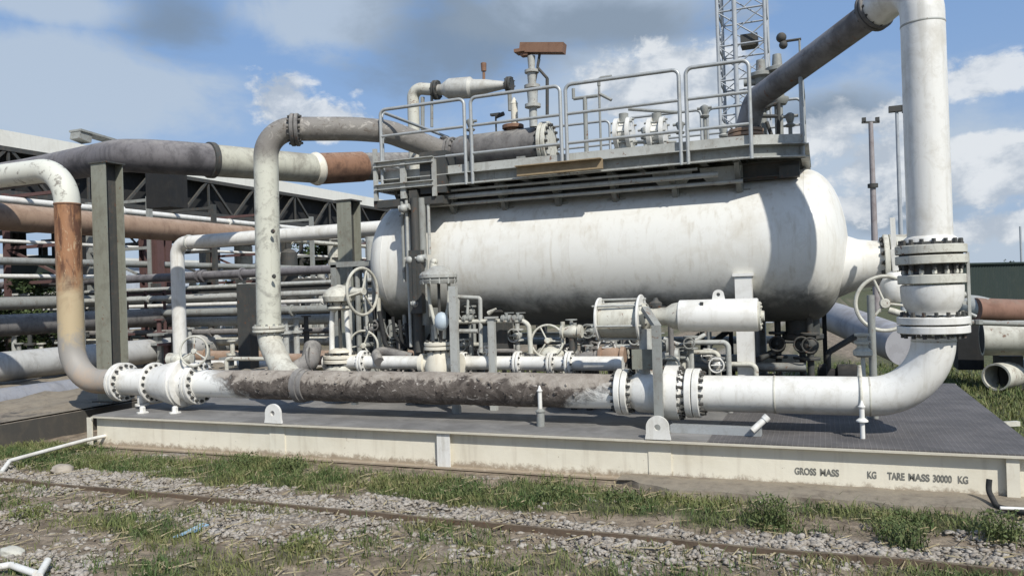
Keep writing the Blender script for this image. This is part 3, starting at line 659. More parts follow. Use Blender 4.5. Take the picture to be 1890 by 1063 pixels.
q_ = np.arange(k) * 4; o = mesh_np('dry_stalks', vv, np.stack([q_, q_ + 1, q_ + 2, q_ + 3], 1), leafmat('straw', (.30, .24, .13), (.42, .36, .22), (.16, .11, .06), 7)); o['kind'] = 'stuff'; o['label'] = 'dry straw coloured stalks littered over the gravel'; o['category'] = 'dry grass'
# individual weeds
def weed(px, py, h, n, label, mat=WEEDM, sp=.09):
    c = P(px, py, Z=0.)
    pts = np.stack([np.clip(rng.normal(c.x, sp * .42, n), c.x - sp, c.x + sp), np.clip(rng.normal(c.y, sp * .35, n), c.y - sp, c.y + sp), np.zeros(n)], 1); v1, f1 = blades(pts, h * .4, h, .004, .38)
    # small leaves
    k = n * 3; r_ = rng.random(k); th = rng.uniform(0, 6.28, k); hh = rng.uniform(.15, 1, k) * h * .85; rad = sp * (1.2 - .6 * hh / h) * np.sqrt(r_)
    cx, cy = c.x + rad * np.cos(th), c.y + rad * np.sin(th); s = rng.uniform(.008, .018, k); d1 = rng.normal(0, 1, (k, 3)); d1 /= np.linalg.norm(d1, axis=1)[:, None]; d2 = rng.normal(0, 1, (k, 3)); d2 -= d1 * (d1 * d2).sum(1)[:, None]; d2 /= np.linalg.norm(d2, axis=1)[:, None]
    cc = np.stack([cx, cy, hh], 1); q = np.stack([cc - d1 * s[:, None], cc + d2 * s[:, None] * .5, cc + d1 * s[:, None], cc - d2 * s[:, None] * .5], 1).reshape(-1, 3)
    b = np.arange(k) * 4 + len(v1); f2 = np.concatenate([np.stack([b, b + 1, b + 2], 1), np.stack([b, b + 2, b + 3], 1)])
    o = mesh_np('weed', np.concatenate([v1, q]), np.concatenate([f1, f2]), mat); tag(o, label, 'weed')
weed(1420, 972, .26, 170, 'bushy bright green weed in front of the beam, left of the first stencilled words', sp=.17)
weed(1668, 1010, .20, 110, 'low green weed at right next to the dark track edge', sp=.15)
weed(1848, 1000, .24, 130, 'green weed clump at the far right edge in front of the dark hose', sp=.16)
weed(1640, 985, .18, 70, 'brownish weed left of the low green weed by the track edge', GRASSM, .13)
weed(455, 862, .16, 110, 'green weed against the skid beam left of the first lifting lug', sp=.18)
weed(535, 872, .19, 120, 'tallest green weed under the first lifting lug', sp=.2)
weed(1015, 925, .15, 90, 'green weed tuft on the gravel near the middle of the beam', sp=.18)
weed(1150, 930, .14, 80, 'dark green weed tuft left of the second lifting lug', sp=.16)
weed(60, 955, .13, 90, 'yellow green tuft of grass at far left beside the old rail', GRASSM, .2)
weed(560, 1015, .12, 80, 'dull green tuft on the near gravel right of the blue plastic strip', GRASSM, .16)
# old rail edge, slab, litter
m = MB(); pts = []
for k in range(61):
    x = -10.5 + 14.5 * k / 60; pts.append((x, 5.05 + .018 * noise.noise(V((x * .7, 0, 0))), .018 + .012 * noise.noise(V((x * 1.3, 5, 0)))))
for p, q in zip(pts[:-1], pts[1:]): m.bar(p, q, .030, .055)
o = m.build('rail', paint('old_rail', (.13, .095, .065), (.06, .042, .03), .7, .2, .55, (.30, .25, .17), scale=8, rough=.85, rust=.1), smooth=False); tag(o, 'narrow rusty steel edge running across the gravel parallel to the skid', 'rail')
m = MB(); vs = []; xs = np.arange(-1.7, 3.2, .07); 
for i, x in enumerate(xs):
    e = 6.27 + .05 * noise.noise(V((x * 3, 1, 0))) + .03 * noise.noise(V((x * 11, 1, 0))) + (.25 * max(0, (-1.2 - x) / .5)); zt = .05 + .01 * noise.noise(V((x * 5, 2, 0)))
    vs += [(x, e - .02, -.02), (x, e, zt), (x, 6.45, zt + .006), (x, 6.72, zt)]
m.add(vs, [(i * 4 + j, i * 4 + 4 + j, i * 4 + 5 + j, i * 4 + 1 + j) for i in range(len(xs) - 1) for j in range(3)])
m.build('concrete_ledge', CONC, kind='structure', smooth=False)
m = MB(); a, b = P(322, 991, Z=.012), P(380, 967, Z=.02); m.bar(a, b, .035, .008); c = P(352, 980, Z=.02); m.bar(c, b, .055, .012, up=(.2, .1, 1)); o = m.build('plastic_strip', BLUEPL, smooth=False); tag(o, 'pale blue plastic strip lying on the gravel at lower left', 'plastic strip')
def lump(c, sc, seed, sub=3, amp=.25):
    b = bmesh.new(); bmesh.ops.create_icosphere(b, subdivisions=sub, radius=1)
    for v in b.verts:
        p = v.co.copy(); v.co = V((p.x * sc[0], p.y * sc[1], max(p.z, -.4) * sc[2])) * (1 + amp * noise.fractal(p * 1.3 + V((seed, 0, 0)), 1, 2, 3))
    mb = MB(); mb.add([v.co + V(c) for v in b.verts], [tuple(v.index for v in f.verts) for f in b.faces]); b.free(); return mb
o = lump(P(114, 866, Z=.03), (.13, .09, .06), 2).build('rock', paint('pale_rock', (.42, .37, .30), (.24, .20, .16), .6, .1, .2, scale=9, rough=.9)); tag(o, 'pale flat rock on bare soil in front of the skid corner at left', 'rock')
m = MB(); m.tube([P(-40, 1052, Z=.04), P(20, 1042, Z=.05), P(66, 1058, Z=.05)], .022, 14, fil=.05); o = m.build('broken_pipe', WHITE); tag(o, 'thin white pipe lying bent at the bottom left corner', 'pipe')
m = MB(); m.tube([P(72, 1062, Z=.05), P(88, 1034, Z=.08)], .022, 14); o = m.build('pipe_offcut', WHITE); tag(o, 'short white pipe offcut tilted beside the bent pipe at bottom left', 'pipe')
o = lump(P(22, 1018, Z=.02), (.10, .06, .04), 7).build('rock', paint('white_rock', (.55, .54, .47), (.3, .28, .24), .5, .1, .2, scale=9, rough=.9)); tag(o, 'whitish stone at the left edge above the broken white pipe', 'rock')
m = MB(); a = P(2, 866, Z=.06); m.tube([a - V((.0, .0, .03)) , P(18, 850, Z=.10), P(158, 812, Z=.12), P(158, 812, Z=.12) + V((0, .8, 0))], .022, 14, fil=.06); o = m.build('conduit', WHITE); tag(o, 'thin white pipe on the soil running to the left corner of the skid', 'pipe')
m = MB(); a = P(1826, 884, Y=6.56); m.tube([a, P(1824, 905, Y=6.54), P(1840, 935, Z=.06), P(1900, 948, Z=.06)], .02, 12, fil=.08); o = m.build('hose', BLACK); tag(o, 'dark hose bending down from the beam at the right end', 'hose')
m = MB(); m.tube([P(1846, 937, Z=.08), P(1960, 942, Z=.08)], .012, 10); o = m.build('thin_rod', WHITE); tag(o, 'thin white rod on the ground at the far right edge', 'rod')
# left trench wall and rubble bank
m = MB(); a = V((-9.2, 5.2, 0)); b = V((-9.2, 9.5, 0)); m.box((-9.7, 7.9, .14), (1.0, 5.6, .30)); m.build('kerb_wall', paint('dark_wall', (.07, .066, .058), (.13, .11, .085), .5, .3, .9, (.30, .25, .19), scale=4, rough=.9), None, kind='structure')  # wall is dark all over, with paler dust on top
vs = []; n1, n2 = 60, 40
for j in range(n2 + 1):
    for i in range(n1 + 1):
        x = -9.25 - 6 * i / n1; y = 5.5 + 9 * j / n2; vs.append((x, y, .31 + .10 * noise.fractal(V((x * 1.5, y * 1.5, 2)), 1, 2, 5) * min(1, i / 5)))
m = MB(); m.add(vs, [(j * (n1 + 1) + i + 1, j * (n1 + 1) + i, (j + 1) * (n1 + 1) + i, (j + 1) * (n1 + 1) + i + 1) for j in range(n2) for i in range(n1)]); m.build('soil_bank', CONC, kind='structure')
# ================================================================== WALKWAY ON THE TANK
YF, YB2, ZD = 8.25, 10.25, 3.12
X0, X1 = PX(702, YF, 300), PX(1385, YF, 290)
X2 = P(1484, 288, Y=8.5).x
pf = thing('access_walkway', 'grey steel walkway with handrails fixed along the top of the white tank', 'walkway', ((X0 + X1) / 2, YF, 2.95))
poly = [(X0, YF), (X1, YF), (X2, YF + .22), (X2, YB2), (X0, YB2)]
m = MB(); n = 5; m.add([(x, y, ZD - .02) for x, y in poly] + [(x, y, ZD) for x, y in poly], [(4, 3, 2, 1, 0), (5, 6, 7, 8, 9)] + [(i, (i + 1) % n, n + (i + 1) % n, n + i) for i in range(n)]); m.build('deck', GREYP, pf)
def edge(a, b, nm='edge_beam'):
    pass
    a = V((a[0], a[1], 0)); b = V((b[0], b[1], 0)); m = MB(); zc = 3.055
    d = (b - a).normalized(); nr = V((d.y, -d.x, 0)); e = V((0, 0, 1))
    m.bar(a + e * zc - nr * .03, b + e * zc - nr * .03, .010, .13, 1); m.bar(a + e * 2.985 + nr * .01, b + e * 2.985 + nr * .01, .08, .014); m.bar(a + e * 3.115 + nr * .01, b + e * 3.115 + nr * .01, .08, .010); m.build(nm, [LGREY, GREYP], pf)  # web in darker grey, deck-edge shade put into the colour
    m = MB(); m.bar(a + e * 3.175 - nr * .012, b + e * 3.175 - nr * .012, .006, .09); m.build('toe_board', LGREY, pf)
edge((X0, YF), (X1, YF)); edge((X1, YF), (X2, YF + .22)); edge((X2, YF + .22), (X2, YB2)); edge((X2, YB2), (X0, YB2)); edge((X0, YB2), (X0, YF))
def panel(a, b, zt=3.98, zb=2.97, r=.021, posts=(1, 1), rails=3):
    a = V((a[0], a[1], 0)); b = V((b[0], b[1], 0)); d = (b - a).normalized(); m = MB(); e = V((0, 0, 1)); c = .05
    m.tube([a + e * zb, a + e * zt, b + e * zt, b + e * zb], r, 10, fil=.07, fs=5)
    for k in range(1, rails): z = zt - (zt - 3.0) * k / 3.0; m.tube([a + e * z, b + e * z], r * .85, 8)
    return m.build('handrail_panel', GALV, pf)
yr = YF - .035
for pa, pb in ((704, 858), (871, 1036), (1047, 1256), (1270, 1386)): panel((PX(pa, yr, 280), yr), (PX(pb, yr, 250), yr))
xe = X0 + .01; panel((xe, YF + .05), (xe, YB2 - .05))
panel((X2 - .01, YF + .27), (X2 - .01, 9.2)); panel((X2 - .01, 9.26), (X2 - .01, YB2 - .05))
for k in range(4):
    w_ = (X2 - X0) / 4; panel((X0 + w_ * k + .04, YB2), (X0 + w_ * (k + 1) - .04, YB2), r=.018)
for k in range(13):   # joists and kneelers on the tank
    x = X0 + .15 + (X1 - X0 - .3) * k / 12
    m = MB(); m.ibeam((x, YF + .02, 3.04), (x, YB2 - .02, 3.04), .07, .12, .01); m.build('joist', GREYP, pf)
    if k % 2 == 0:
        m = MB(); m.bar((x, YF + .1, 2.98), (x, 8.62, 2.66), .05); m.bar((x, 8.6, 2.98), (x, 8.6, 2.68), .08, .06, up=(0, 1, 0)); m.box((x, 8.66, 2.70), (.22, .12, .03)); m.build('bracket', GREYP, pf)
for (yy, zz_, r_) in ((8.36, 2.86, .03), (8.44, 2.78, .022), (8.33, 2.93, .016)):
    m = MB(); m.tube([(X0 + .2, yy, zz_), (X1 - .1 - (zz_ - 2.78) * 3, yy, zz_)], r_, 10); m.build('conduit', LGREY, pf)
m = MB()
m.ibeam((X0, 8.62, 2.9), (X2 - .05, 8.62, 2.9), .1, .16, .012); m.build('longitudinal_beam', DARK, pf)
m = MB(); m.ibeam((X0, 9.9, 2.9), (X2 - .05, 9.9, 2.9), .1, .16, .012); m.build('longitudinal_beam', DARK, pf)
m = MB(); m.box((X2 - .35, 8.75, 2.88), (.55, .25, .16)); m.box((X2 - .15, 8.62, 2.86), (.2, .12, .12)); m.build('support_box', DARK, pf)
# round stiffener gussets (half discs) near right
for px in (1240, 1330):
    x = PX(px, 8.5, 330); m = MB(); o_ = [(.22 * math.cos(t), .20 * math.sin(t)) for t in [math.pi * k / 12 for k in range(13)]]; m.plate([(a, -b) for a, b in o_], (x, 8.52, 2.96), AX, AZ, .014); m.build('gusset_plate', LGREY, pf)
m = MB(); a = P(955, 318, Y=8.14); b = P(1112, 303, Y=8.14); m.bar(a, b, .05, .10); m.bar(a + V((0, -.03, .055)), b + V((0, -.03, .055)), .11, .012); o = m.build('plank', TAN); tag(o, 'brown tan channel plank lashed outside the walkway edge above the tank', 'plank')
# left end steps and frame under walkway
lf = thing('landing_frame', 'pale grey boxed steel frame under the left end of the walkway', 'frame', (X0, 8.2, 2.5))
for z in (3.02, 3.30):
    m = MB(); m.ibeam(P(704, 350, Y=8.2) * 0 + V((X0 - .03, 8.18, z)), V((X0 + .78, 8.18, z)), .10, .07, .01); m.build('crossbar', LGREY, lf)
for x in (X0 - .03, X0 + .36, X0 + .78):
    m = MB(); m.bar((x, 8.18, 2.86), (x, 8.18, 3.5 if x < X0 else 3.3), .045 if x != X0 + .36 else .07, .045, up=(0, 1, 0)); m.build('upright', LGREY, lf)
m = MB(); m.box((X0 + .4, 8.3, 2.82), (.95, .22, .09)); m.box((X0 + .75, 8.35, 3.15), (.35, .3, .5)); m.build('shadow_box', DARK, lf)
# column of level gauges and cables in front of the left head
lc = thing('gauge_column', 'dark upright bundle of pipes and level gauge in front of the left tank head', 'gauge', (PX(765, 8.15, 600), 8.15, SZ))
for px, y, top, bot, r_, mt in ((742, 8.2, 372, 520, .022, GREYP), (750, 8.15, 370, 640, .02, LGREY), (765, 8.15, 366, 650, .05, DARK), (778, 8.2, 366, 600, .045, GREYP), (790, 8.22, 370, 470, .02, LGREY)):
    a = P(px, top, Y=y); b = P(px, bot, Y=y); m = MB(); m.tube([(a.x, y, a.z), (a.x, y, b.z)], r_, 12); m.build('upright_pipe', mt, lc)
for px, py in ((757, 480), (776, 478), (745, 385), (768, 560)):
    a = P(px, py, Y=8.08); m = MB(); m.tube([a - V((.06, 0, 0)), a + V((.07, .02, .02))], .04, 10); m.ball(a, .055); m.build('gauge_cock', LGREY, lc)
m = MB(); a = P(770, 520, Y=8.1); m.box(a, (.16, .1, .75)); m.box(a - V((0, .055, 0)), (.05, .02, .55)); m.build('sight_glass', DARK, lc)
a = P(757, 600, Y=8.2); m = MB(); m.bar((a.x + .12, 8.2, SZ), (a.x + .12, 8.2, 2.95), .11, .09, up=(0, 1, 0)); m.build('column', DARK, lc)
m = MB()
for k in range(5):
    q0 = P(725 + k * 12, 585 + 6 * k, Y=8.3); m.tube([q0, q0 + V((.05, -.05, -.25)), q0 + V((.2, 0, -.4)), q0 + V((.3, .1, -.1))], .02, 8, fil=.1)
m.build('cable_loop', BLACK, lc)

# ------------------------------------------------------------------ vessel on the walkway
VY, VZ = 9.2, P(1000, 268, Y=9.2).z
va, vb = PX(838, VY, 280), PX(1004, VY, 268)
vs_ = thing('small_vessel', 'dusty grey horizontal vessel with bolted blind end lying on the walkway', 'vessel', ((va + vb) / 2, VY, VZ))
m = MB(); m.lathe((va, VY, VZ), AX, [(0, .16), (.12, .23), (vb - va, .235)], 36); m.build('shell', DUSTY, vs_)
m = MB(); m.flange((vb + .04, VY, VZ), AX, .285, .05, 16); m.build('blind_flange', [OFFW, DARK], vs_)
m = MB(); m.flange((va - .03, VY, VZ), AX, .23, .04, 14); m.build('flange', [DUSTY, DARK], vs_)
for x in (va + .3, vb - .25): m = MB(); m.box((x, VY, (VZ + ZD) / 2 - .1), (.12, .36, VZ - ZD)); m.build('saddle', GREYP, vs_)
m = MB(); a = PX(947, VY, 240); m.disc((a, VY, VZ + .27), AZ, .14, .05, 24); m.tube([(a, VY, VZ + .15), (a, VY, VZ + .27)], .09, 16); m.build('top_nozzle', [BROWNB], vs_)
m = MB(); a = P(950, 225, Y=VY); m.tube([(a.x, VY, VZ + .28), (a.x, VY, P(950, 190, Y=VY).z)], .045, 14); m.lathe((a.x, VY, P(950, 192, Y=VY).z), AZ, [(0, .05), (.08, .01)], 12); o = m.build('vent_cone', CREAM); tag(o, 'cream pointed vent pipe standing on the small vessel', 'vent pipe')
# slim relief valve with brown horn
x = PX(982, 9.0, 150); t = thing('relief_valve', 'slim grey relief valve with brown box horn on top above the small vessel', 'relief valve', (x, 9.0, VZ))
zt_ = lambda py: P(982, py, Y=9.0).z
m = MB(); m.lathe((x, 9.0, zt_(235)), AZ, [(0, .05), (zt_(200) - zt_(235), .05), (zt_(199) - zt_(235), .10), (zt_(193) - zt_(235), .10), (zt_(192) - zt_(235), .06), (zt_(165) - zt_(235), .07), (zt_(164) - zt_(235), .10), (zt_(158) - zt_(235), .10), (zt_(157) - zt_(235), .05), (zt_(136) - zt_(235), .06), (zt_(135) - zt_(235), .09), (zt_(130) - zt_(235), .09), (zt_(129) - zt_(235), .04), (zt_(104) - zt_(235), .05)], 20); m.build('body', LGREY, t)
a, b = P(962, 90, Y=9.0), P(1042, 90, Y=9.0); m = MB(); m.bar(a, b, .13, .12); m.box(a + V((.0, 0, -.04)), (.14, .16, .04)); m.box(a + V((.05, 0, -.08)), (.10, .1, .05)); m.build('horn_box', BROWNB, t)
m = MB(); m.tube([P(996, 100, Y=9.0), P(992, 125, Y=9.0), P(1010, 145, Y=9.0)], .018, 8, fil=.03); m.tube([P(1010, 145, Y=9.0), P(1010, 215, Y=9.0)], .022, 8); m.tube([P(996, 110, Y=9.0), P(988, 150, Y=9.0)], .012, 8); m.build('impulse_line', DARK, t)
# horizontal relief train
t = thing('relief_valve', 'horizontal white relief valve on an upright pipe at the left end of the walkway', 'relief valve', P(765, 250, Y=9.6))
m = MB(); m.tube([(PX(762, 9.6, 200), 9.6, 2.6), P(762, 163, Y=9.6), P(800, 166, Y=9.6)], .085, 20, fil=.12); m.build('inlet_pipe', OFFW, t)
a, b = P(800, 167, Y=9.6), P(940, 157, Y=9.6); dx = (b - a); Lh = dx.length
m = MB(); m.lathe(a, dx, [(0, .07), (Lh * .12, .075), (Lh * .2, .13), (Lh * .23, .145), (Lh * .5, .145), (Lh * .53, .11), (Lh * .7, .095), (Lh, .04)], 24); m.build('valve_body', SILVER, t)
m = MB(); m.flange(a + dx * .04, dx, .135, .03, 8); m.flange(b, dx, .11, .03, 8); m.build('flange', [DARK, DARK], t)
m = MB(); m.tube([P(893, 150, Y=9.6), P(893, 134, Y=9.6)], .02, 8); m.lathe(P(893, 132, Y=9.6), AZ, [(0, .035), (.11, .04), (.115, .03)], 10); m.build('vent_cap', BROWNB, t)
for l_ in (([P(797, 235, Y=9.6), P(797, 170, Y=9.6)], .022), ([P(780, 240, Y=9.6), P(780, 180, Y=9.6)], .03), ([b, b - AZ * .35], .03)): m = MB(); m.tube(l_[0], l_[1], 8); m.build('side_line', GREYP, t)
m = MB(); a = P(915, 216, Y=9.5); m.tube([a, a + V((.12, 0, .03))], .03, 8); m.tube([a, (a.x, a.y, VZ)], .012, 6); m.box(a + V((0, 0, .03)), (.14, .06, .03)); o = m.build('small_cock', DARK); tag(o, 'tiny dark cock between the horizontal relief valve and the cream vent', 'valve')
# T vent pipe and the two gate valves seen through the rails
xq = PX(1081, 9.4, 230); t = thing('vent_stack', 'thin grey T shaped vent pipe among the handrails', 'vent pipe', (xq, 9.4, ZD))
a = P(1081, 180, Y=9.4); m = MB(); m.tube([(xq, 9.4, ZD), (xq, 9.4, a.z)], .028, 10); m.tube([a - AX * .16, a + AX * .16], .022, 8); m.tube([a - AX * .16, a - AX * .16 + AZ * .13], .022, 8); m.build('pipe', GREYP, t)
a = P(1105, 145, Y=9.6); m = MB(); m.tube([a - AZ * .1 + AX * .0, a, a + AX * .17], .022, 8, fil=.04); m.tube([a - AZ * .2, a - AZ * .3 + AX * .16], .02, 8); m.tube([a, (a.x, a.y, ZD)], .016, 8); o = m.build('vent_hook', GREYP); tag(o, 'thin bent hook shaped vent right of the T shaped pipe', 'vent pipe')
for i, px in enumerate((1152, 1213)):
    c = P(px, 248, Y=9.3); t = thing('gate_valve', ['left white gate valve seen end-on through the walkway rails', 'right white gate valve seen end-on through the walkway rails'][i], 'valve', c, 'gate valves behind the rails')
    m = MB(); m.lathe(c - AX * .1, AX, [(0, .2), (.05, .2), (.06, .13), (.14, .13), (.15, .2), (.2, .2)], 24); m.build('body', WHITE, t)
    m = MB(); m.tube([c, c + AZ * .25], .06, 12); m.bolts(c, AX, .17, 8, .018, .26, 0); m.build('bonnet', GREYP, t)
    m = MB(); m.tube([(c.x, c.y, ZD), c - AZ * .1], .11, 12); m.build('nozzle', LGREY, t)
m = MB(); a, b = P(1160, 202, Y=9.35), P(1250, 208, Y=9.35); m.tube([a, b], .02, 8); m.tube([P(1165, 263, Y=9.35), P(1248, 263, Y=9.35)], .02, 8); o = m.build('bypass_tube', GREYP); tag(o, 'thin bypass tubes between the two gate valves on the walkway', 'tube')
for i, (px, py, y, mt, lb) in enumerate(((868, 225, 9.0, GREYP, 'small grey gauge post left of the slim relief valve'), (1190, 240, 9.9, LGREY, 'thin grey fitting post between the two gate valves'), (1255, 230, 9.8, GREYP, 'grey fitting post right of the gate valves'), (1300, 200, 9.9, GREYP, 'tall thin fitting post in the rightmost rail panel'), (1335, 235, 9.6, LGREY, 'short fitting post left of the brown reducer'), (1458, 215, 9.4, GREYP, 'grey fitting post at the right end of the walkway'))):
    c = P(px, py, Y=y); m = MB(); m.tube([(c.x, y, ZD), c], .022, 8); m.lathe(c - AZ * .12, AZ, [(0, .05), (.02, .06), (.04, .03), (.1, .05), (.14, .05), (.16, .02)], 12); m.tube([c - AX * .09, c + AX * .09], .018, 8); o = m.build('fitting_post', mt); tag(o, lb, 'fitting')
m = MB()
a_ = P(1240, 300, Y=9.5); m.tube([(a_.x - 1.4, 9.5, ZD + .1), (a_.x + 1.1, 9.5, ZD + .1)], .06, 14)
for k in range(4): m.disc((a_.x - 1.1 + .65 * k, 9.5, ZD + .1), AX, .10, .04, 16)
o = m.build('deck_pipe', OFFW); tag(o, 'off-white flanged pipe lying along the walkway under the gate valves', 'pipe')
# stacked dark valves beyond the right end
for i, (px, py) in enumerate(((1405, 150), (1442, 70), (1435, 140))):
    c = P(px, py, Y=9.7); t = thing('insulator_valve', ['dark finned valve left of the sloping pipe at the walkway end', 'small dark round instrument on a thin rod above the walkway end', 'dark stacked valve behind the sloping pipe'][i], 'valve', c)
    if i == 1:
        m = MB(); m.ball(c, .06); m.ball(c - AZ * .09 + AX * .02, .05); m.tube([c - AZ * .05, c - AZ * .05 + AX * .22], .016, 6); m.build('body', DARK, t); m = MB(); m.tube([c + AX * .2 - AZ * .05, (c.x + .2, c.y, ZD)], .014, 6); m.build('rod', GREYP, t)
    else:
        m = MB(); m.lathe(c - AZ * .35, AZ, [(0, .09), (.05, .12), (.08, .12), (.1, .07), (.2, .07), (.22, .13), (.26, .13), (.28, .07), (.38, .08), (.4, .14), (.44, .14), (.47, .06), (.6, .05)], 16); m.tube([c - AX * .2, c + AX * .2], .045, 10); m.build('body', GREYP, t)
        m = MB(); m.tube([c - AZ * .3, (c.x, c.y, ZD)], .05, 10); m.build('stem', GREYP, t)
for i, (a, b) in enumerate((((1412, 225), (1450, 272)), ((1425, 215), (1437, 215)))):
    pass
t = thing('braced_frame', 'small dark frame with diagonal braces standing on the right end of the walkway', 'frame', P(1435, 270, Y=9.5))
for q in (((1437, 190), (1437, 268)), ((1400, 215), (1437, 215)), ((1415, 225), (1428, 262)), ((1400, 228), (1415, 268)), ((1395, 205), (1437, 190))):
    m = MB(); m.tube([P(*q[0], Y=9.5), P(*q[1], Y=9.5)], .022, 8); m.build('brace', DARK, t)

# ================================================================== ARCHED PIPE
ar = thing('arched_pipe', 'stained off-white pipe rising from the caked pipe and arching over to the walkway vessel', 'pipe', P(497, 690, Y=7.5))
zf = P(497, 607, Y=7.6).z; xa_ = PX(497, 7.6, 620)
top = P(600, 240, Y=7.95).z
m = MB(); m.tube([P(556, 712, Y=7.3), P(520, 680, Y=7.45), (xa_, 7.6, zf - .15), (xa_, 7.6, zf)], [.13, .14, .142, .142], 28, fil=.28); m.build('lower_elbow', OFFW, ar)
m = MB(); m.flange((xa_, 7.6, zf), AZ, .195, .035, 12); m.build('flange', [OFFW, GREYP], ar)
pA, pB, pC = P(648, 238, Y=8.1), P(716, 243, Y=8.45), P(818, 281, Y=9.15)
xt_ = P(492, 300, Y=7.6).x
m = MB(); m.tube([(xa_, 7.6, zf), (xt_, 7.6, P(495, 238, Y=7.6).z), pA, pB, pC], .146, 32, fil=[.34, .8, .8], fs=12); m.build('pipe', ARCHM, ar)
fa = (V((xt_, 7.6, pA.z)) * .58 + pA * .42); fa = P(545, 240, Y=7.76); m = MB(); m.flange(fa, (pA - V((xt_, 7.6, pA.z))), .20, .045, 12, br=.02); m.build('flange', [DUSTY, DARK], ar)
m = MB(); m.flange(pC, (pC - pB), .21, .045, 12, br=.02); m.build('flange', [DUSTY, DARK], ar)
for px, py in ((504, 427), (506, 510)):
    a = P(px, py, Y=7.47); m = MB(); m.lathe(a, AY, [(-.02, .02), (0, .03)], 8); m.build('drain_hole_plug', DARK, ar)
# short brown stub beside the elbow
m = MB(); a = P(580, 672, Y=7.7); m.tube([P(536, 690, Y=7.5), P(572, 668, Y=7.7), P(577, 640, Y=7.9)], .11, 16, fil=.1); m.disc(P(574, 664, Y=7.72), (1, .4, .2), .16, .03, 20); o = m.build('branch_stub', DUSTY); tag(o, 'dirty flanged branch stub right of the arched pipe foot', 'pipe')

# ================================================================== BIG OVERHEAD PIPE
bp = thing('overhead_pipe', 'very big dark grey overhead pipe at left with a cream band and a rusty band', 'pipe', P(240, 290, Y=8.3))
def zfix(v, z): return V((v.x, v.y, z))
zb_ = P(300, 290, Y=8.6).z
p0 = zfix(P(-500, 345, Y=9.4), zb_); p1 = P(60, 317, Y=8.9); p2 = P(225, 287, Y=8.45); p3 = P(300, 290, Y=8.6); p4 = P(388, 296, Y=9.2); p5 = P(585, 312, Y=11.0); p6 = P(668, 308, Y=11.9); p7 = P(760, 306, Y=12.8); p8 = P(1000, 300, Y=14.5)
m = MB(); m.tube([p0, p1, p2, p3, p4], [.22, .23, .245, .25, .25], 32, fil=.9, fs=8); m.build('pipe', BIGP, bp)
m = MB(); m.lathe(p4, p5 - p4, [(-.04, .25), (-.03, .275), (.05, .275), (.06, .25)], 32); m.build('joint_collar', DARK, bp)
m = MB(); m.tube([p4, p5], .245, 32); m.build('cream_section', paint('cream_section', (.50, .49, .40), (.20, .18, .15), .7, .5, .5, scale=3, rough=.7), bp)
m = MB(); m.tube([p5, p6], .268, 32); m.build('rusty_section', RUSTP, bp)
m = MB(); m.lathe(p5, p6 - p5, [(-.1, .25), (-.02, .285), (.0, .285), (.03, .268)], 32); m.build('joint_collar', CREAM, bp)
m = MB(); m.tube([p6, p7, p8], .25, 28); m.build('grey_section', DUSTY, bp)
# columns
def hcol(px, y, ztop, w, label, pyf=600, extra=None):
    x = PX(px, y, pyf); t = thing('steel_column', label, 'column', (x, y, SZ))
    m = MB(); m.bar((x, y - w / 2, SZ), (x, y - w / 2, ztop), .014, w, up=(1, 0, 0)); m.bar((x, y + w / 2, SZ), (x, y + w / 2, ztop), .014, w, up=(1, 0, 0)); m.build('flanges', PCOL, t)
    m = MB(); m.bar((x, y, SZ), (x, y, ztop), w - .014, .012, up=(1, 0, 0)); m.build('web', DARK, t)  # web painted dark, shade of the recess put into the colour
    m = MB(); m.box((x, y, SZ + .012), (w * 1.4, w * 1.4, .02)); m.build('base_plate', DARK, t)
    m = MB(); m.box((x, y, ztop + .01), (w * 1.2, w * 1.2, .02)); m.build('cap_plate', DARK, t); return t
hcol(206, 7.75, P(206, 303, Y=7.75).z, .27, 'thick olive grey H column carrying the big overhead pipe at left')
hcol(650, 9.6, P(650, 372, Y=9.6).z, .24, 'slimmer olive grey H column left of the tank head')
m = MB(); a, b = P(300, 372, Y=10.2), P(300, 320, Y=10.2); m.box((a.x, 10.3, (a.z + b.z) / 2 - .05), (.55, .4, .62)); m.box((a.x, 10.3, b.z + .15), (.42, .3, .5)); o = m.build('hanging_box', BLACK); tag(o, 'black steel box bracket hanging under the big overhead pipe', 'bracket')
xw = PX(328, 10.2, 500); wz = P(500, 437, Y=10.2).z
t = thing('white_return_pipe', 'slim white pipe with bend running from the left behind the arched pipe to the tank', 'pipe', (xw, 10.2, 0))
m = MB(); m.tube([(xw, 10.2, .3), (xw, 10.2, wz), (-4.6, 10.2, wz + .02)], .115, 24, fil=.22); m.build('pipe', WHITE, t)
m = MB(); m.disc((xw + .28, 10.2, wz), AX, .135, .03, 24); m.build('weld_ring', LGREY, t)

# ================================================================== MIDDLE VALVES
# gear operated gate valve
Y1 = 8.05; x1 = PX(628, Y1, 620); z_ = lambda py: P(628, py, Y=Y1).z
gv = thing('gate_valve', 'tall cream gate valve with dome gearbox and large round handwheel left of the tank', 'valve', (x1, Y1, SZ))
m = MB(); m.lathe((x1, Y1, .45), AZ, [(0, .12), (.1, .18), (.35, .2), (z_(672) - .45, .17)], 24); m.build('valve_body', OFFW, gv)
m = MB(); m.flange((x1, Y1, z_(662)), AZ, .215, .045, 12, br=.02); m.build('flange', [CREAM, DARK], gv)
m = MB(); m.lathe((x1, Y1, z_(650)), AZ, [(0, .15), (.03, .14), (.05, .09)], 24); m.build('bonnet', CREAM, gv)
for sx in (-1, 1):
    m = MB(); m.tube([(x1 + sx * .13, Y1, z_(655)), (x1 + sx * .115, Y1 - .01, z_(600)), (x1 + sx * .10, Y1, z_(575)), (x1 + sx * .05, Y1, z_(568))], .034, 10, fil=.05); m.build('yoke_leg', WHITE, gv)
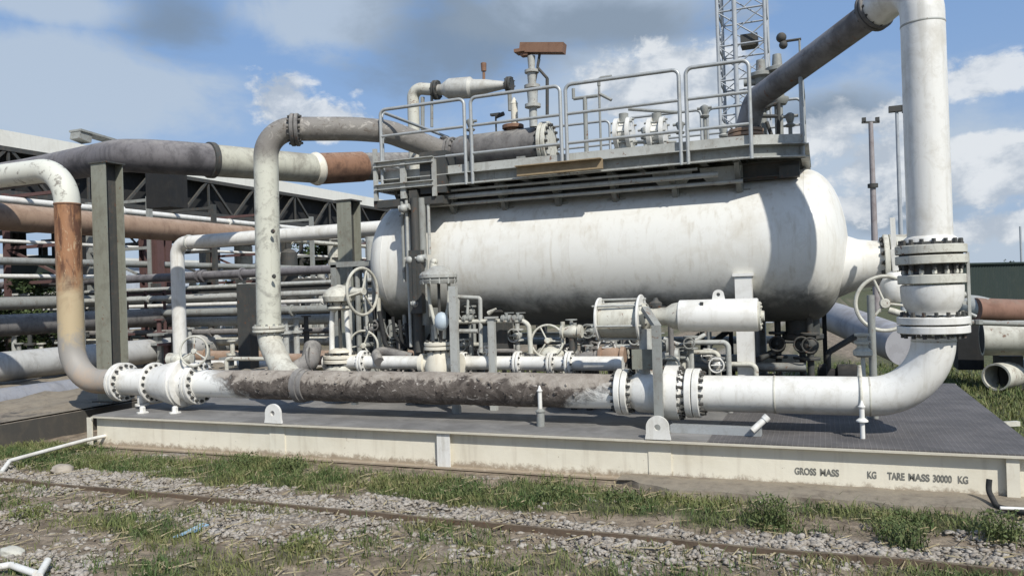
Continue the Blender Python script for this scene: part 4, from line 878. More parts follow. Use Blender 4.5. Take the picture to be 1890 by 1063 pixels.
m = MB(); m.tube([(x1, Y1, z_(655)), (x1, Y1, z_(565))], .02, 8); m.build('stem', DARK, gv)
m = MB(); m.lathe((x1, Y1, z_(572)), AZ, [(0, .12), (.02, .15), (.045, .15), (.05, .11), (.09, .12), (.11, .19), (.17, .205), (.24, .17), (.29, .09), (.30, .03)], 28); m.bolts((x1, Y1, z_(560)), AZ, .14, 8, .014, .09, 1); m.build('gearbox', [OFFW, DARK], gv)
hc = P(669, 538, Y=Y1 - .03); m = MB(); m.tube([(x1, Y1, hc.z), hc], [.10, .03], 14); m.build('input_shaft', OFFW, gv)
wheel(gv, hc, (1, -.12, 0), .285, .019, OFFW, 3, .2)
# second handwheel valve beside it
Y2 = 8.35; hc = P(671, 638, Y=Y2); t = thing('globe_valve', 'low grey valve with round handwheel right of the tall gate valve base', 'valve', (hc.x, Y2 + .2, SZ))
m = MB(); m.lathe((hc.x, Y2 + .2, SZ), AZ, [(0, .1), (.1, .15), (.4, .12), (.45, .05)], 18); m.tube([(hc.x, Y2 + .2, hc.z), hc], .035, 10); m.build('body', GREYP, t)
wheel(t, hc, (.2, -1, 0), .19, .014, OFFW, 3, .1)
# portal frame with panel
fr = thing('portal_frame', 'dark grey square steel frame with upright tubes left of the tank head', 'frame', (PX(665, 8.7, 640), 8.7, SZ))
xa2, xb2 = PX(622, 8.7, 600), PX(704, 8.7, 600); zt2 = P(660, 487, Y=8.7).z
for x in (xa2, xb2): m = MB(); m.bar((x, 8.7, SZ), (x, 8.7, zt2), .09, .09, up=(0, 1, 0)); m.build('upright', GREYP, fr)
m = MB(); m.bar((xa2 - .05, 8.7, zt2), (xb2 + .1, 8.7, zt2), .09, .07); m.build('top_bar', GREYP, fr)
for k in range(4): x = xa2 + .16 + k * .13; m = MB(); m.tube([(x, 8.78, SZ), (x, 8.78, zt2 - .06)], .025 + .01 * (k % 2), 8); m.build('upright_tube', (LGREY, GREYP)[k % 2], fr)
m = MB(); m.box((xb2 - .02, 9.0, 1.0), (.05, .5, 1.2)); m.box((xa2 + .45, 8.95, .85), (.5, .05, .6)); m.build('back_panel', DARK, fr)
# secondary white header with flanges
Y3 = 8.0; z3 = P(900, 668, Y=Y3).z - .01
wh2 = thing('secondary_pipe', 'thin white flanged pipe running just behind the caked pipe', 'pipe', (PX(860, Y3, 668), Y3, z3))
m = MB(); m.tube([(PX(600, Y3, 668), Y3, z3), (PX(1150, Y3, 668), Y3, z3)], .078, 22); m.build('pipe', WHITE, wh2)
for px, rr in ((672, .145), (856, .125), (957, .135), (1018, .12), (1052, .135)):
    m = MB(); m.flange((PX(px, Y3, 668), Y3, z3), AX, rr, .03, 10, br=.013); m.build('flange', [WHITE, DARK], wh2)
m = MB(); m.tube([P(700, 668, Y=7.9), P(690, 645, Y=8.1), P(760, 660, Y=8.2)], .06, 14, fil=.08); o = m.build('bent_tube', DUSTY); tag(o, 'dusty bent tube over the thin white pipe near the left tank head', 'tube')
# control valve
Y4 = 7.8; x4 = PX(812, Y4, 600); z_ = lambda py: P(812, py, Y=Y4).z
cvv = thing('control_valve', 'grey diaphragm control valve with pale ball positioner in front of the left tank end', 'valve', (x4, Y4, SZ))
m = MB(); b0 = z_(523); m.lathe((x4, Y4, b0), AZ, [(0, .12), (.0, .20), (.035, .215), (.045, .19), (.06, .19), (.065, .215), (.10, .215), (.13, .19), (.17, .10), (.2, .06)], 28); m.bolts((x4, Y4, b0 + .055), AZ, .20, 12, .014, .12, 0); m.build('diaphragm_case', LGREY, cvv)
m = MB(); m.tube([(x4 - .06, Y4, b0 + .17), (x4 - .06, Y4, b0 + .26)], [.05, .04], 10); m.ball((x4 - .05, Y4, b0 + .25), .045); m.build('top_knob', OFFW, cvv)
for sx in (-1, 1):
    m = MB(); m.tube([(x4 + sx * .13, Y4, b0), (x4 + sx * .12, Y4, z_(560)), (x4 + sx * .06, Y4, z_(600)), (x4 + sx * .05, Y4, z_(625))], .02, 8, fil=.08); m.build('yoke_leg', OFFW, cvv)
m = MB(); m.tube([(x4, Y4, b0), (x4, Y4, z_(640))], .018, 8); m.build('stem', DARK, cvv)
m = MB(); m.ball(P(815, 593, Y=Y4 - .1), .085, (1, .8, 1.25)); m.build('positioner_ball', paint('pale_blue', (.50, .58, .64), (.35, .38, .4), .3, .2, .1, rough=.4), cvv)
m = MB(); m.flange((x4 - .02, Y4, z_(638)), AZ, .17, .04, 10, br=.015); m.lathe((x4 - .02, Y4, z_(690)), AZ, [(0, .16), (.1, .17), (.2, .14), (z_(645) - z_(690), .12)], 20); m.build('valve_body', [CREAM, DARK], cvv)
m = MB(); m.lathe((x4 - .25, Y4, z_(672)), AX, [(0, .12), (.05, .12), (.06, .09), (.44, .09), (.45, .12), (.5, .12)], 18); m.build('body_ports', CREAM, cvv)
xg = PX(838, 7.62, 600); m = MB(); m.bar((xg, 7.62, SZ), (xg, 7.62, P(838, 528, Y=7.62).z), .085, .06, up=(0, 1, 0)); o = m.build('strut', LGREY); tag(o, 'light grey upright strut immediately right of the control valve', 'strut')
# tube work in the middle
tw = thing('instrument_tubing', 'thin white tubing with small cocks looping below the tank middle', 'tubing', P(920, 592, Y=8.0))
def Q(px, py, y=8.0): return P(px, py, Y=y)
m = MB(); m.tube([Q(842, 594), Q(965, 592), Q(976, 600), Q(980, 652)], .027, 10, fil=.08); m.build('main_tube', OFFW, tw)
m = MB(); m.tube([Q(846, 548), Q(886, 550), Q(888, 650)], .025, 10, fil=.03); m.tube([Q(846, 548), Q(844, 600)], .022, 8); m.tube([Q(862, 592), Q(864, 552)], .016, 8); m.tube([Q(848, 611), Q(882, 611)], .025, 8); m.build('loop_tube', LGREY, tw)
for px in (864, 935, 956):
    c = Q(px, 588); m = MB(); m.lathe(c - AX * .06, AX, [(0, .04), (.03, .045), (.04, .03), (.08, .03), (.09, .045), (.12, .04)], 12); m.tube([c, c + AZ * .06], .02, 8); m.bar(c + AZ * .065 - AX * .02, c + AZ * .065 + AX * .09, .016, .01); m.build('needle_valve', GREYP, tw)
m = MB(); c = Q(902, 578); m.tube([c, c + V((.1, -.02, .05))], [.03, .01], 8); m.build('nozzle_tip', OFFW, tw)
xq = PX(908, 7.9, 620); m = MB(); m.bar((xq, 7.9, SZ), (xq, 7.9, Q(908, 586, 7.9).z), .075, .06, up=(0, 1, 0)); m.box((xq, 7.9, Q(908, 586, 7.9).z), (.13, .1, .02)); o = m.build('short_post', LGREY); tag(o, 'short light grey post under the thin tubing below the tank', 'post')
m = MB(); c = Q(926, 626, 8.25); m.box(c, (.22, .18, .42)); o = m.build('junction_box', DARK); tag(o, 'dark junction box behind the short grey post', 'box')
# third handwheel valve
Y5 = 8.2; hc = P(1010, 629, Y=Y5 - .1); t = thing('globe_valve', 'cream valve with round handwheel facing out below the tank middle', 'valve', (hc.x, Y5, z3))
m = MB(); m.lathe((hc.x, Y5, z3 - .1), AZ, [(0, .15), (.12, .16), (.2, .1), (.28, .05)], 20); m.tube([(hc.x, Y5, hc.z), hc], .03, 8); m.ball((hc.x, Y5, z3 + .08), .15, (1.2, 1, .7)); m.build('body', OFFW, t)
wheel(t, hc, (.15, -1, .25), .18, .013, OFFW, 3, 1.0)
for i, (px, py, s_) in enumerate(((1055, 612, 1.), (1085, 660, 1.), (1130, 655, 1.2), (1215, 640, 1.1), (1232, 655, 1.))):
    c = P(px, py, Y=8.1); t = thing('small_valve', ['small dusty valve between the third handwheel and the spring drum', 'little cream flanged stub under the spring drum left side', 'rust grey valve directly beneath the spring drum', 'grey valve cluster behind the bent post', 'low grey valve right of the bent post'][i], 'valve', c)
    m = MB(); m.lathe(c - AX * .12 * s_, AX, [(0, .07 * s_), (.03, .08 * s_), (.035, .05 * s_), (.09, .07 * s_), (.16 * s_, .07 * s_), (.2 * s_, .05 * s_), (.205 * s_, .08 * s_), (.24 * s_, .07 * s_)], 16); m.build('body', (OFFW, DUSTY, BROWNP, GREYP, LGREY)[i], t)
    m = MB(); m.tube([c, c + AZ * .12 * s_], .02, 8); m.torus(c + AZ * .13 * s_, AZ, .06 * s_, .008, 20, 6); m.bar(c + AZ * .13 * s_ - AX * .06, c + AZ * .13 * s_ + AX * .06, .012); m.build('handle', GREYP, t)
    m = MB(); m.tube([c, (c.x, c.y, SZ)], .035, 10); m.build('leg', DARK, t)
cl = ((700, 600, 8.5, 'V'), (722, 640, 8.6, 'V'), (735, 610, 8.45, 'H'), (800, 660, 8.3, 'V'), (858, 636, 8.35, 'H'), (876, 655, 8.4, 'V'), (930, 655, 8.5, 'H'), (945, 640, 8.7, 'V'), (1040, 650, 8.6, 'V'), (1075, 625, 8.5, 'H'), (1100, 642, 8.4, 'V'), (1150, 650, 8.6, 'V'), (1260, 650, 8.5, 'H'), (1310, 655, 8.7, 'V'), (712, 672, 8.2, 'H'), (748, 628, 8.7, 'V'), (790, 632, 8.6, 'H'), (868, 575, 8.2, 'V'), (898, 648, 8.15, 'H'), (955, 618, 8.3, 'V'), (975, 665, 8.25, 'H'), (1062, 660, 8.25, 'V'), (1090, 610, 8.3, 'H'), (1125, 640, 8.2, 'H'), (1175, 625, 8.2, 'V'), (1205, 660, 8.2, 'H'), (1240, 672, 7.9, 'V'), (1275, 632, 8.2, 'H'), (1325, 672, 8.3, 'H'))
for i, (px, py, y, k_) in enumerate(cl):
    c = P(px, py, Y=y); t = thing('manifold_valve', 'small manifold valve on a riser in the tangle under the tank', 'valve', (c.x, y, SZ), 'manifold valves under the tank')
    mt = (DUSTY, OFFW, GREYP, WHITE, LGREY)[i % 5]; zt_ = 1.32 if -4.8 < c.x < -.2 else c.z + .35
    m = MB(); m.tube([(c.x, y, SZ), (c.x, y, zt_ if k_ == 'V' else c.z), ], .028, 10)
    if k_ == 'H': m.tube([(c.x, y, c.z), (c.x + .38, y, c.z), (c.x + .38, y, SZ)], .028, 10, fil=.06)
    m.build('riser', (OFFW, GREYP, DUSTY, LGREY)[i % 4], t)
    m = MB(); m.disc(c - AZ * .06, AZ, .075, .022, 14); m.disc(c + AZ * .06, AZ, .075, .022, 14); m.ball(c, .058); m.tube([c, c - AY * .11], .022, 8); m.build('body', mt, t)
    m = MB(); m.torus(c - AY * .12, AY, .055 + .02 * (i % 3), .008, 20, 6); m.tube([c - AY * .12 - AX * .055, c - AY * .12 + AX * .055], .007, 6); m.build('handwheel', mt, t)
for i, (pts_, mt, lb) in enumerate((([(700, 575, 8.4), (712, 640, 8.3), (748, 655, 8.3), (755, 600, 8.35)], BLACK, 'black hose looping below the left tank head'), ([(690, 560, 8.6), (698, 650, 8.5), (735, 668, 8.4)], BLACK, 'black hose sagging left of the gauge column'), ([(1035, 640, 8.4), (1090, 628, 8.4), (1098, 668, 8.3)], DUSTY, 'dusty bent tube right of the third handwheel'), ([(1225, 625, 8.3), (1262, 640, 8.3), (1300, 618, 8.5)], LGREY, 'light bent tube below the white actuator cylinder'))):
    m = MB(); m.tube([P(q[0], q[1], Y=q[2]) for q in pts_], .03 if mt is BLACK else .024, 10, fil=.15); o = m.build('hose' if mt is BLACK else 'bent_tube', mt); tag(o, lb, 'hose' if mt is BLACK else 'tube')
# pipes lying across the back of the skid deck
for i, (py, y, r_, mt, lb) in enumerate(((664, 9.6, .07, OFFW, 'cream pipe along the deck behind the right tank leg'), (628, 10.6, .05, LGREY, 'light grey rail pipe under the tank behind the right leg'), (676, 8.9, .05, GREYP, 'grey pipe on the deck just behind the clean white pipe'))):
    a = P(1235, py, Y=y); b = P(1470, py + 2, Y=y); z = a.z; m = MB(); m.tube([(a.x - (2.5 if i < 2 else 0), y, z), (b.x + .1, y, z)], r_, 14); o = m.build('deck_pipe', mt); tag(o, lb, 'pipe')
for i, (px, y) in enumerate(((1297, 9.9), (1523, 9.9), (1350, 10.4))):
    x = PX(px, y, 640); m = MB(); m.bar((x, y, SZ), (x, y, 1.35 if i < 2 else 1.2), .05, .05, up=(0, 1, 0)); o = m.build('angle_post', BLACK); tag(o, ['thin black post under the tank left of the white leg', 'thin black post at the right end under the tank', 'thin black post behind the white tank leg'][i], 'post')
for i, (px, y, z, h_) in enumerate(((1260, 9.3, .6, .5), (1320, 9.5, .62, .55), (1400, 9.0, .55, .4), (1545, 9.6, .6, .45), (1180, 9.5, .7, .6), (1060, 9.4, .7, .6))):
    x = PX(px, y, 650); t = thing('pump_unit', ['dark pump left of the black post under the tank', 'dark pump hidden behind the black post and white leg', 'small dark pump right of the white tank leg', 'dark pump beyond the tank end right of the drains', 'dark pump behind the grey bent post under the tank', 'dark pump behind the third handwheel under the tank'][i], 'pump', (x, y, SZ))
    m = MB(); m.lathe((x - .22, y, z), AX, [(0, .06), (.02, .13), (.1, .15), (.12, .09), (.2, .09), (.22, .14), (.42, .14), (.44, .08)], 18); m.build('casing', (DARK, BLACK)[i % 2], t)
    m = MB(); m.box((x, y, SZ + .05), (.55, .3, .08)); m.box((x, y, SZ + .1), (.3, .12, z - SZ)); m.build('base', BLACK, t)
    m = MB(); m.tube([(x - .1, y, z), (x - .1, y, z + h_ * .6), (x + .2, y + .1, z + h_)], .035, 10, fil=.08); m.build('discharge_tube', DARK, t)
m = MB(); a = P(1470, 690, Y=8.7); m.box((a.x + .1, 9.0, SZ + .12), (.9, .5, .2)); m.lathe((a.x - .2, 8.75, SZ + .02), AZ, [(0, .12), (.12, .12), (.14, .05)], 14); o = m.build('dark_tray', BLACK); tag(o, 'black tray added to darken the deck under the right tank end', 'tray')  # black tray added to darken the deck below the tank
# dark sump shape added to stand for shade: boot under the tank right end
m = MB(); x = PX(1490, 9.2, 600); m.lathe((x - .05, TY, 1.05), AZ, [(0, .2), (.02, .22), (.06, .22), (.07, .18), (.35, .18)], 24); m.build('sump_shade', DARK, tk)
# clutter between skid pieces, left of the tank under the walkway
for i, (px, y, z, L_, r_) in enumerate(((560, 9.2, .55, 1.6, .07), (600, 9.8, .75, 1.8, .09), (700, 10.3, .6, 2.0, .1))):
    x = PX(px, y, 640); m = MB(); m.tube([(x - L_ / 2, y, z), (x + L_ / 2, y, z)], r_, 16); m.disc((x + L_ / 2, y, z), AX, r_ * 1.7, .03, 18); o = m.build('deck_pipe', (DUSTY, BROWNP, GREYP)[i]); tag(o, ['dusty short flanged pipe on the deck behind the arched pipe foot', 'brown flanged pipe on the deck left of the tank', 'grey flanged pipe on the deck under the left tank head'][i], 'pipe')

# ================================================================== RIGHT BACKGROUND
m = MB(); a = P(1545, 588, d=13.2); b = P(1690, 650, d=9.6); b = P(1672, 640, d=10.2); m.tube([P(1500, 572, d=15.5), a, b], .26, 28, fil=.8); o = m.build('grey_pipe', paint('blue_grey_pipe', (.40, .40, .42), (.22, .21, .22), .6, .4, .5, scale=2, rough=.6)); tag(o, 'large pale grey pipe sloping behind the clean elbow on the right', 'pipe')
t = thing('open_pipe', 'big white pipe with open left end at the right edge above the grass', 'pipe', P(1812, 625, d=11.5))
a = P(1812, 624, d=11.4); dr = (_r0 - .42 * _f).normalized(); dr.z = 0; dr.normalize()
m = MB(); m.lathe(a, dr, [(.0, .23), (0, .255), (6, .255)], 36); m.build('shell', OFFW, t); m = MB(); m.lathe(a - dr * .001, dr, [(0, .225), (.01, .22)], 30); m.build('dark_bore', BLACK, t)
m = MB(); m.box(P(1786, 636, d=12.2), (.35, .5, .75)); o = m.build('pipe_support', BLACK); tag(o, 'dark block support between the elbow and the open white pipe', 'support')
m = MB(); m.box((P(1860, 660, d=11.6).x, P(1860, 660, d=11.6).y, .25), (.3, .5, .5)); m.build('cradle', DARK, t)
t = thing('open_pipe_stub', 'short pale pipe stub lying in the grass with its open round end towards us', 'pipe', P(1845, 690, d=11))
a = P(1838, 690, d=11.2); a.z = .22; dr = V((.55, .8, 0)).normalized(); nn = 32
m = MB(); m.lathe(a, dr, [(1.2, .2), (0, .2), (0, .172), (1.18, .172)], 32); m.build('shell', OFFW, t)
t = thing('rusty_pipe', 'rusty brown pipe with pale collar crossing at the right edge behind', 'pipe', P(1860, 575, d=20))
a = P(1800, 572, d=19); b = P(1960, 578, d=19); m = MB(); m.tube([a, b, b + (b - a)], .30, 24); m.build('pipe', paint('rust_brown2', (.25, .14, .10), (.14, .08, .06), .6, .4, .5, scale=2, rough=.8), t)
m = MB(); m.tube([P(1780, 566, d=19.5), P(1800, 568, d=19.2), P(1822, 573, d=19)], .31, 24); m.build('pale_collar', LGREY, t)
for px in (1800, 1900): q = P(px, 590, d=19); m = MB(); m.box((q.x, q.y, .25), (.3, .3, .6)); m.build('cradle', DARK, t)
m = MB(); a = P(1770, 594, d=9.5); b = P(2000, 602, d=9.8); m.tube([a, b], .035, 10); m.tube([P(1806, 590, d=9.5), P(1806, 598, d=9.5)], .05, 8); o = m.build('guard_rail', GREYP); tag(o, 'thin grey horizontal rail above the open white pipe at right', 'rail')
m = MB(); m.bar(P(1840, 783, Z=.12), P(1880, 781, Z=.12), .05, .05); o = m.build('kerb_piece', OFFW); tag(o, 'short pale strip in the grass beside the right deck edge', 'strip')
# dark green shed
t = thing('green_shed', 'long low dark green corrugated wall on the right horizon', 'shed', P(1840, 555, d=50))
a = P(1770, 556, d=50); b = P(2050, 556, d=58); dr = (b - a); dr.z = 0; L_ = dr.length; dr.normalize(); nr = V((-dr.y, dr.x, 0)); m = MB(); n = 120; zt = P(1830, 486, d=51).z
vs = []
for k in range(n + 1):
    q = a + dr * (L_ * k / n) + nr * (.06 * (k % 2)); vs += [(q.x, q.y, -.1), (q.x, q.y, zt)]
m.add(vs, [(2 * k, 2 * k + 2, 2 * k + 3, 2 * k + 1) for k in range(n)]); m.build('wall', DGREEN, t, smooth=False)
m = MB(); m.bar(V((a.x, a.y, zt)), V((a.x, a.y, zt)) + dr * L_, .3, .12); m.build('top_trim', DGREEN, t)
# masts
for i, (px, pt, w_, mt, lb) in enumerate(((1607, 226, .14, PINKG, 'thick brownish floodlight mast with cross head beyond the tank end'), (1655, 205, .10, TOWERM, 'thin grey floodlight mast with box head left of the tall pipe'))):
    b = P(px + 4 - i, 430, d=40); tpt = P(px, pt, d=40); t = thing('light_mast', lb, 'mast', (tpt.x, tpt.y, 0))
    m = MB(); m.tube([(tpt.x, tpt.y, 0), (tpt.x, tpt.y, tpt.z)], [w_ * 1.35, w_ * .8], 12); m.build('pole', mt, t)
    m = MB(); q = V((tpt.x, tpt.y, tpt.z))
    if i: m.box(q + V((-.0, 0, .1)), (.75, .3, .3)); m.box(q + V((.35, 0, .05)), (.2, .35, .35)); m.build('lamp_head', DARK, t)
    else:
        m.bar(q - _r0 * .45, q + _r0 * .45, .12, .1); m.build('cross_arm', DARK, t)
        for s_ in (-1, 1): m = MB(); m.box(q + _r0 * .35 * s_ + AZ * .14, (.2, .2, .2)); m.build('lamp', DARK, t)
        m = MB(); m.tube([(q.x, q.y, q.z - 3.4), (q.x, q.y, q.z - 3.2)], .26, 10); m.build('pole_collar', DARK, t)
m = MB(); q = P(1883, 418, d=120); m.tube([(q.x, q.y, 0), (q.x, q.y, q.z)], .16, 8); o = m.build('far_mast', TOWERM); tag(o, 'faint far mast on the horizon at the right edge', 'mast')
# lattice tower
d_ = 34; c = P(1376, 200, d=d_); hw_ = .98; t = thing('lattice_tower', 'tall pale grey lattice mast rising behind the right end of the walkway', 'tower', (c.x, c.y, 0))
legs = [(c.x + hw_ * sx, c.y + hw_ * sy) for sx, sy in ((-1, -1), (1, -1), (1, 1), (-1, 1))]; H = 19
for x, y in legs: m = MB(); m.tube([(x, y, 0), (x, y, H)], .075, 8); m.build('leg', TOWERM, t)
for s in range(4):
    a, b = legs[s], legs[(s + 1) % 4]; m = MB(); k = 0; z = 0
    while z < H - 1.5:
        m.tube([(*a, z), (*b, z)], .04, 6); p_, q_ = (a, b) if k % 2 else (b, a); m.tube([(*p_, z), (*q_, z + 1.5)], .032, 6); m.tube([(*q_, z), (*p_, z + 1.5)], .024, 6); z += 1.5; k += 1
    m.build('bracing_face', TOWERM, t)
m = MB(); m.tube([(c.x - .25, c.y - 1.05, 0), (c.x - .25, c.y - 1.05, H)], .10, 12); m.build('riser_duct', TOWERM, t)
m = MB(); m.box((c.x + .3, c.y - .5, P(1376, 85, d=d_).z), (.7, .7, .5)); m.build('aerial_box', DARK, t)

# ================================================================== LEFT BACKGROUND
# open shed with truss roof
XE = -20.; q0 = P(0, 272, X=XE); q1 = P(720, 385, X=XE); ZE = (q0.z + q1.z) / 2
sh = thing('open_shed', 'long open shed with white roof edge and dark steel trusses behind the pipes', 'shed', (XE, 20, 0))
yA, yB = 8.0, q1.y + 1
m = MB(); m.box((XE, (yA + yB) / 2, ZE + .20), (.12, yB - yA, .42)); m.build('fascia', ROOFW, sh)
m = MB(); vs = []; n = 90
for k in range(n + 1):
    y = yA + (yB - yA) * k / n; o_ = .05 * (k % 2); vs += [(XE - .06, y, ZE + .36 + o_), (XE - 7, y, ZE + 1.9 + o_), (XE - 14, y, ZE + .36 + o_)]
m.add(vs, [(3 * k + j, 3 * k + 3 + j, 3 * k + 4 + j, 3 * k + 1 + j) for k in range(n) for j in range(2)]); m.build('roof', ROOFW, sh, smooth=False)
m = MB(); m.box((XE - 7, (yA + yB) / 2, ZE + .3), (13.6, yB - yA, .03)); m.build('ceiling_sheet', BLACK, sh)  # black ceiling, under-roof darkness put into its colour
m = MB(); zt, zb2 = ZE - .02, ZE - 1.25; m.bar((XE, yA, zt - .05), (XE, yB, zt - .05), .12); m.bar((XE, yA, zb2), (XE, yB, zb2), .16, .14); y = yA; k = 0
while y < yB - 1.2: m.bar((XE, y, zt if k % 2 else zb2), (XE, y + 1.2, zb2 if k % 2 else zt), .08); m.bar((XE, y, zb2), (XE, y, zt), .06) if k % 2 else None; y += 1.2; k += 1
m.build('eaves_truss', DARK, sh)
for k in range(7):
    y = yA + 1 + k * (yB - yA - 2) / 6; m = MB()
    m.bar((XE, y, zb2), (XE - 14, y, zb2), .2, .18); m.bar((XE, y, zt), (XE - 14, y, zt), .14)
    for j in range(10): m.bar((XE - 1.4 * j, y, zb2 if j % 2 else zt), (XE - 1.4 * j - 1.4, y, zt if j % 2 else zb2), .08)
    m.build('roof_truss', DARK, sh)
    for x in (XE, XE - 14): m = MB(); m.ibeam((x, y, 0), (x, y, zb2), .28, .28, .03, up=(1, 0, 0)); m.build('column', DARK, sh)
m = MB(); m.box((XE - .35, (yA + yB) / 2, ZE - .62), (.03, yB - yA, 1.15)); m.build('shade_board', BLACK, sh)  # black sheet added for the darkness under the shed roof
a = P(150, 262, X=XE - .3); m = MB(); m.bar(a + V((0, -.2, .30)), a + V((0, 2.0, .12)), .5, .06); m.bar(a + V((0, -.2, .18)), a + V((0, .2, .1)), .4, .25); m.build('ridge_patch', GREYP, sh)
# things beyond the shed: pale building and tanks
b_ = thing('pale_building', 'pale blue-grey building far behind the shed at the left edge', 'building', (-42, 30, 0))
m = MB(); m.box((-46, 30, 2.2), (8, 26, 4.4)); m.build('wall', PALEB, b_)
m = MB(); m.box((-46, 30, 4.5), (8.8, 27, .25)); m.build('roof', ROOFW, b_)
for k in range(6): m = MB(); m.box((-41.97, 20 + 4 * k, 2.2), (.1, 1.5, 1.2)); m.build('window', DARK, b_)
for i, (x, y, r_, h) in enumerate(((-30, 38, 2.6, 3.6), (-24, 44, 3, 3.2), (-36, 46, 2.4, 4.5))):
    m = MB(); m.lathe((x, y, 0), AZ, [(0, r_), (h, r_), (h + .25, r_ * .7), (h + .4, .1)], 36); o = m.build('storage_tank', PALEB); tag(o, ['nearer pale round storage tank under the shed roof', 'rightmost pale storage tank beyond the pipe rack', 'farthest tall pale storage tank beyond the shed'][i], 'tank')
# brown overhead pipe running away (along Y)
def ypipe(pa, da, py_b, px_b, r_, mt, label, name='rack_pipe', z=None, y1=None):
    a = P(*pa, d=da); b = P(px_b, py_b, X=a.x); z0 = a.z if z is None else z
    m = MB(); m.tube([(a.x, a.y - 5, z0), (a.x, y1 or b.y, z0)], r_, 22); o = m.build(name, mt); tag(o, label, 'pipe'); return a
ypipe((0, 400), 14, 423, 462, .25, BROWNP, 'brown overhead pipe running away behind the rusty riser', 'brown_pipe')
# big low pipes at left along Y
ypipe((50, 672), 14.3, 632, 452, .27, paint('silver_pipe', (.48, .48, .46), (.24, .23, .21), .7, .4, .6, (.42, .40, .36), scale=2, rough=.6), 'large silver grey low pipe ending behind the left valve', 'low_pipe')
ypipe((40, 742), 12.0, 700, 170, .26, paint('bluegrey_low', (.27, .28, .31), (.14, .14, .15), .6, .4, .6, (.33, .32, .31), scale=2, rough=.6), 'large blue-grey pipe lying on the left bank beneath the silver pipe', 'low_pipe', y1=12)
ypipe((20, 600), 15.5, 560, 300, .22, DUSTY, 'dusty dark pipe above the silver pipe at left', 'low_pipe', y1=19)
ypipe((10, 560), 18, 550, 300, .16, GREYP, 'grey pipe at left third from the ground in the rack', 'low_pipe', y1=24)
# X direction racks
rk = thing('pipe_rack', 'distant rack of dark beams and posts carrying many pipes at left', 'rack', (-10, 15, 0))
for x in (-19, -16.2, -13.4, -10.6, -7.8, -5.5):
    m = MB(); m.ibeam((x, 15.2, 0), (x, 15.2, 2.2), .18, .18, .02, up=(1, 0, 0)); m.build('post', DARK, rk)
for z in (.75, 1.35, 1.95): m = MB(); m.ibeam((-21, 15.0, z), (-5, 15.0, z), .12, .14, .014); m.build('beam', (GREYP, DARK, DARK)[int(z > 1) + int(z > 1.5)], rk)
rng2 = random.Random(11)
lbls = []
spec = [(14.0, 2.28, .10, BIGP, 'dark long pipe uppermost in the rack right of the H column'), (14.6, 2.02, .05, LGREY, 'thin light pipe second from top of the rack'), (14.2, 1.78, .07, LGREY, 'light pipe third from top of the rack'), (14.8, 1.60, .05, WHITE, 'thin white pipe in the middle of the rack'), (14.3, 1.42, .09, GREYP, 'grey pipe below the thin white rack pipe'), (14.7, 1.18, .12, LGREY, 'thick light grey pipe low in the rack'), (14.2, .95, .07, DUSTY, 'dusty pipe just under the thick light rack pipe'), (14.5, .70, .10, OFFW, 'off-white lowest pipe in the rack'), (13.6, .42, .14, BROWNP, 'brown pipe on the ground before the rack'), (13.0, .30, .10, WHITE, 'thin white ground pipe nearest the skid before the rack')]
for y, z, r_, mt, lb in spec:
    m = MB(); m.tube([(-24, y, z), (-4.3 if z > 1.5 else -6.0, y, z + .02)], r_, 14)
    for k in range(4): xx = rng2.uniform(-19, -7); m.disc((xx, y, z), AX, r_ * 1.5, .05, 16)
    o = m.build('rack_pipe', mt); tag(o, lb, 'pipe')
for i, (px, d__, pyt) in enumerate(((266, 22, 425), (290, 21, 425), (306, 22.5, 430))):
    q = P(px, pyt, d=d__); m = MB(); m.ibeam((q.x, q.y, 0), (q.x, q.y, q.z), .22, .22, .02, up=(1, 0, 0)); o = m.build('red_post', REDP); tag(o, ['red-brown steel post closest to the thick H column', 'middle red-brown post beside the white pipe bend', 'red-brown post closest to the white pipe bend'][i], 'post')
m = MB(); q = P(290, 560, d=19); 
for z in (1.0, 1.45, 1.9): m.bar(q * 1 + V((-1.2, 0, z - q.z)), q * 1 + V((1.1, 0, z - q.z)), .05, .05)
for k in range(4): m.bar(q + V((-1.0 + .62 * k, 0, -q.z)), q + V((-1.0 + .62 * k, 0, 2.0 - q.z)), .05, .05, up=(1, 0, 0))
o = m.build('red_railing', REDP); tag(o, 'red-brown railing behind the white pipe bend at left', 'railing')
for i, (px, d__, pt) in enumerate(((25, 26, 430), (37, 26, 430), (455, 15.6, 524))):
    q = P(px, pt, d=d__); m = MB(); m.bar((q.x, q.y, 0), (q.x, q.y, q.z), (.25 if i < 2 else .30), .25, up=(0, 1, 0)); o = m.build('dark_post', BLACK if i < 2 else DARK); tag(o, ['left one of two dark posts at the far left edge', 'right one of two dark posts at the far left edge', 'broad dark grey pier behind the arched pipe'][i], 'post')
m = MB(); q = P(88, 510, d=24); m.box((q.x, q.y, q.z - .3), (1.6, 1.6, 1.8)); o = m.build('dark_cabin', DGREEN); tag(o, 'dark green box cabin left of the rusty riser', 'cabin')
m = MB(); q = P(165, 485, d=24); m.box((q.x, q.y, q.z - .6), (1.2, 1.6, 3.)); o = m.build('dark_cabin', BLACK); tag(o, 'black tall cabin between the rusty riser and the H column', 'cabin')
for i, (px, py, L_) in enumerate(((165, 513, .5), (435, 662, 1.1))):
    q = P(px, py, d=(14, 13)[i]); m = MB(); m.tube([(q.x - .2, q.y, .1), (q.x - .2, q.y, q.z), (q.x + L_, q.y, q.z), (q.x + L_, q.y, .1)], .035, 8, fil=.06); o = m.build('hoop_rail', OFFW); tag(o, ['small white hoop rail between the riser and the H column', 'low white hoop rail left of the arched pipe foot'][i], 'rail')
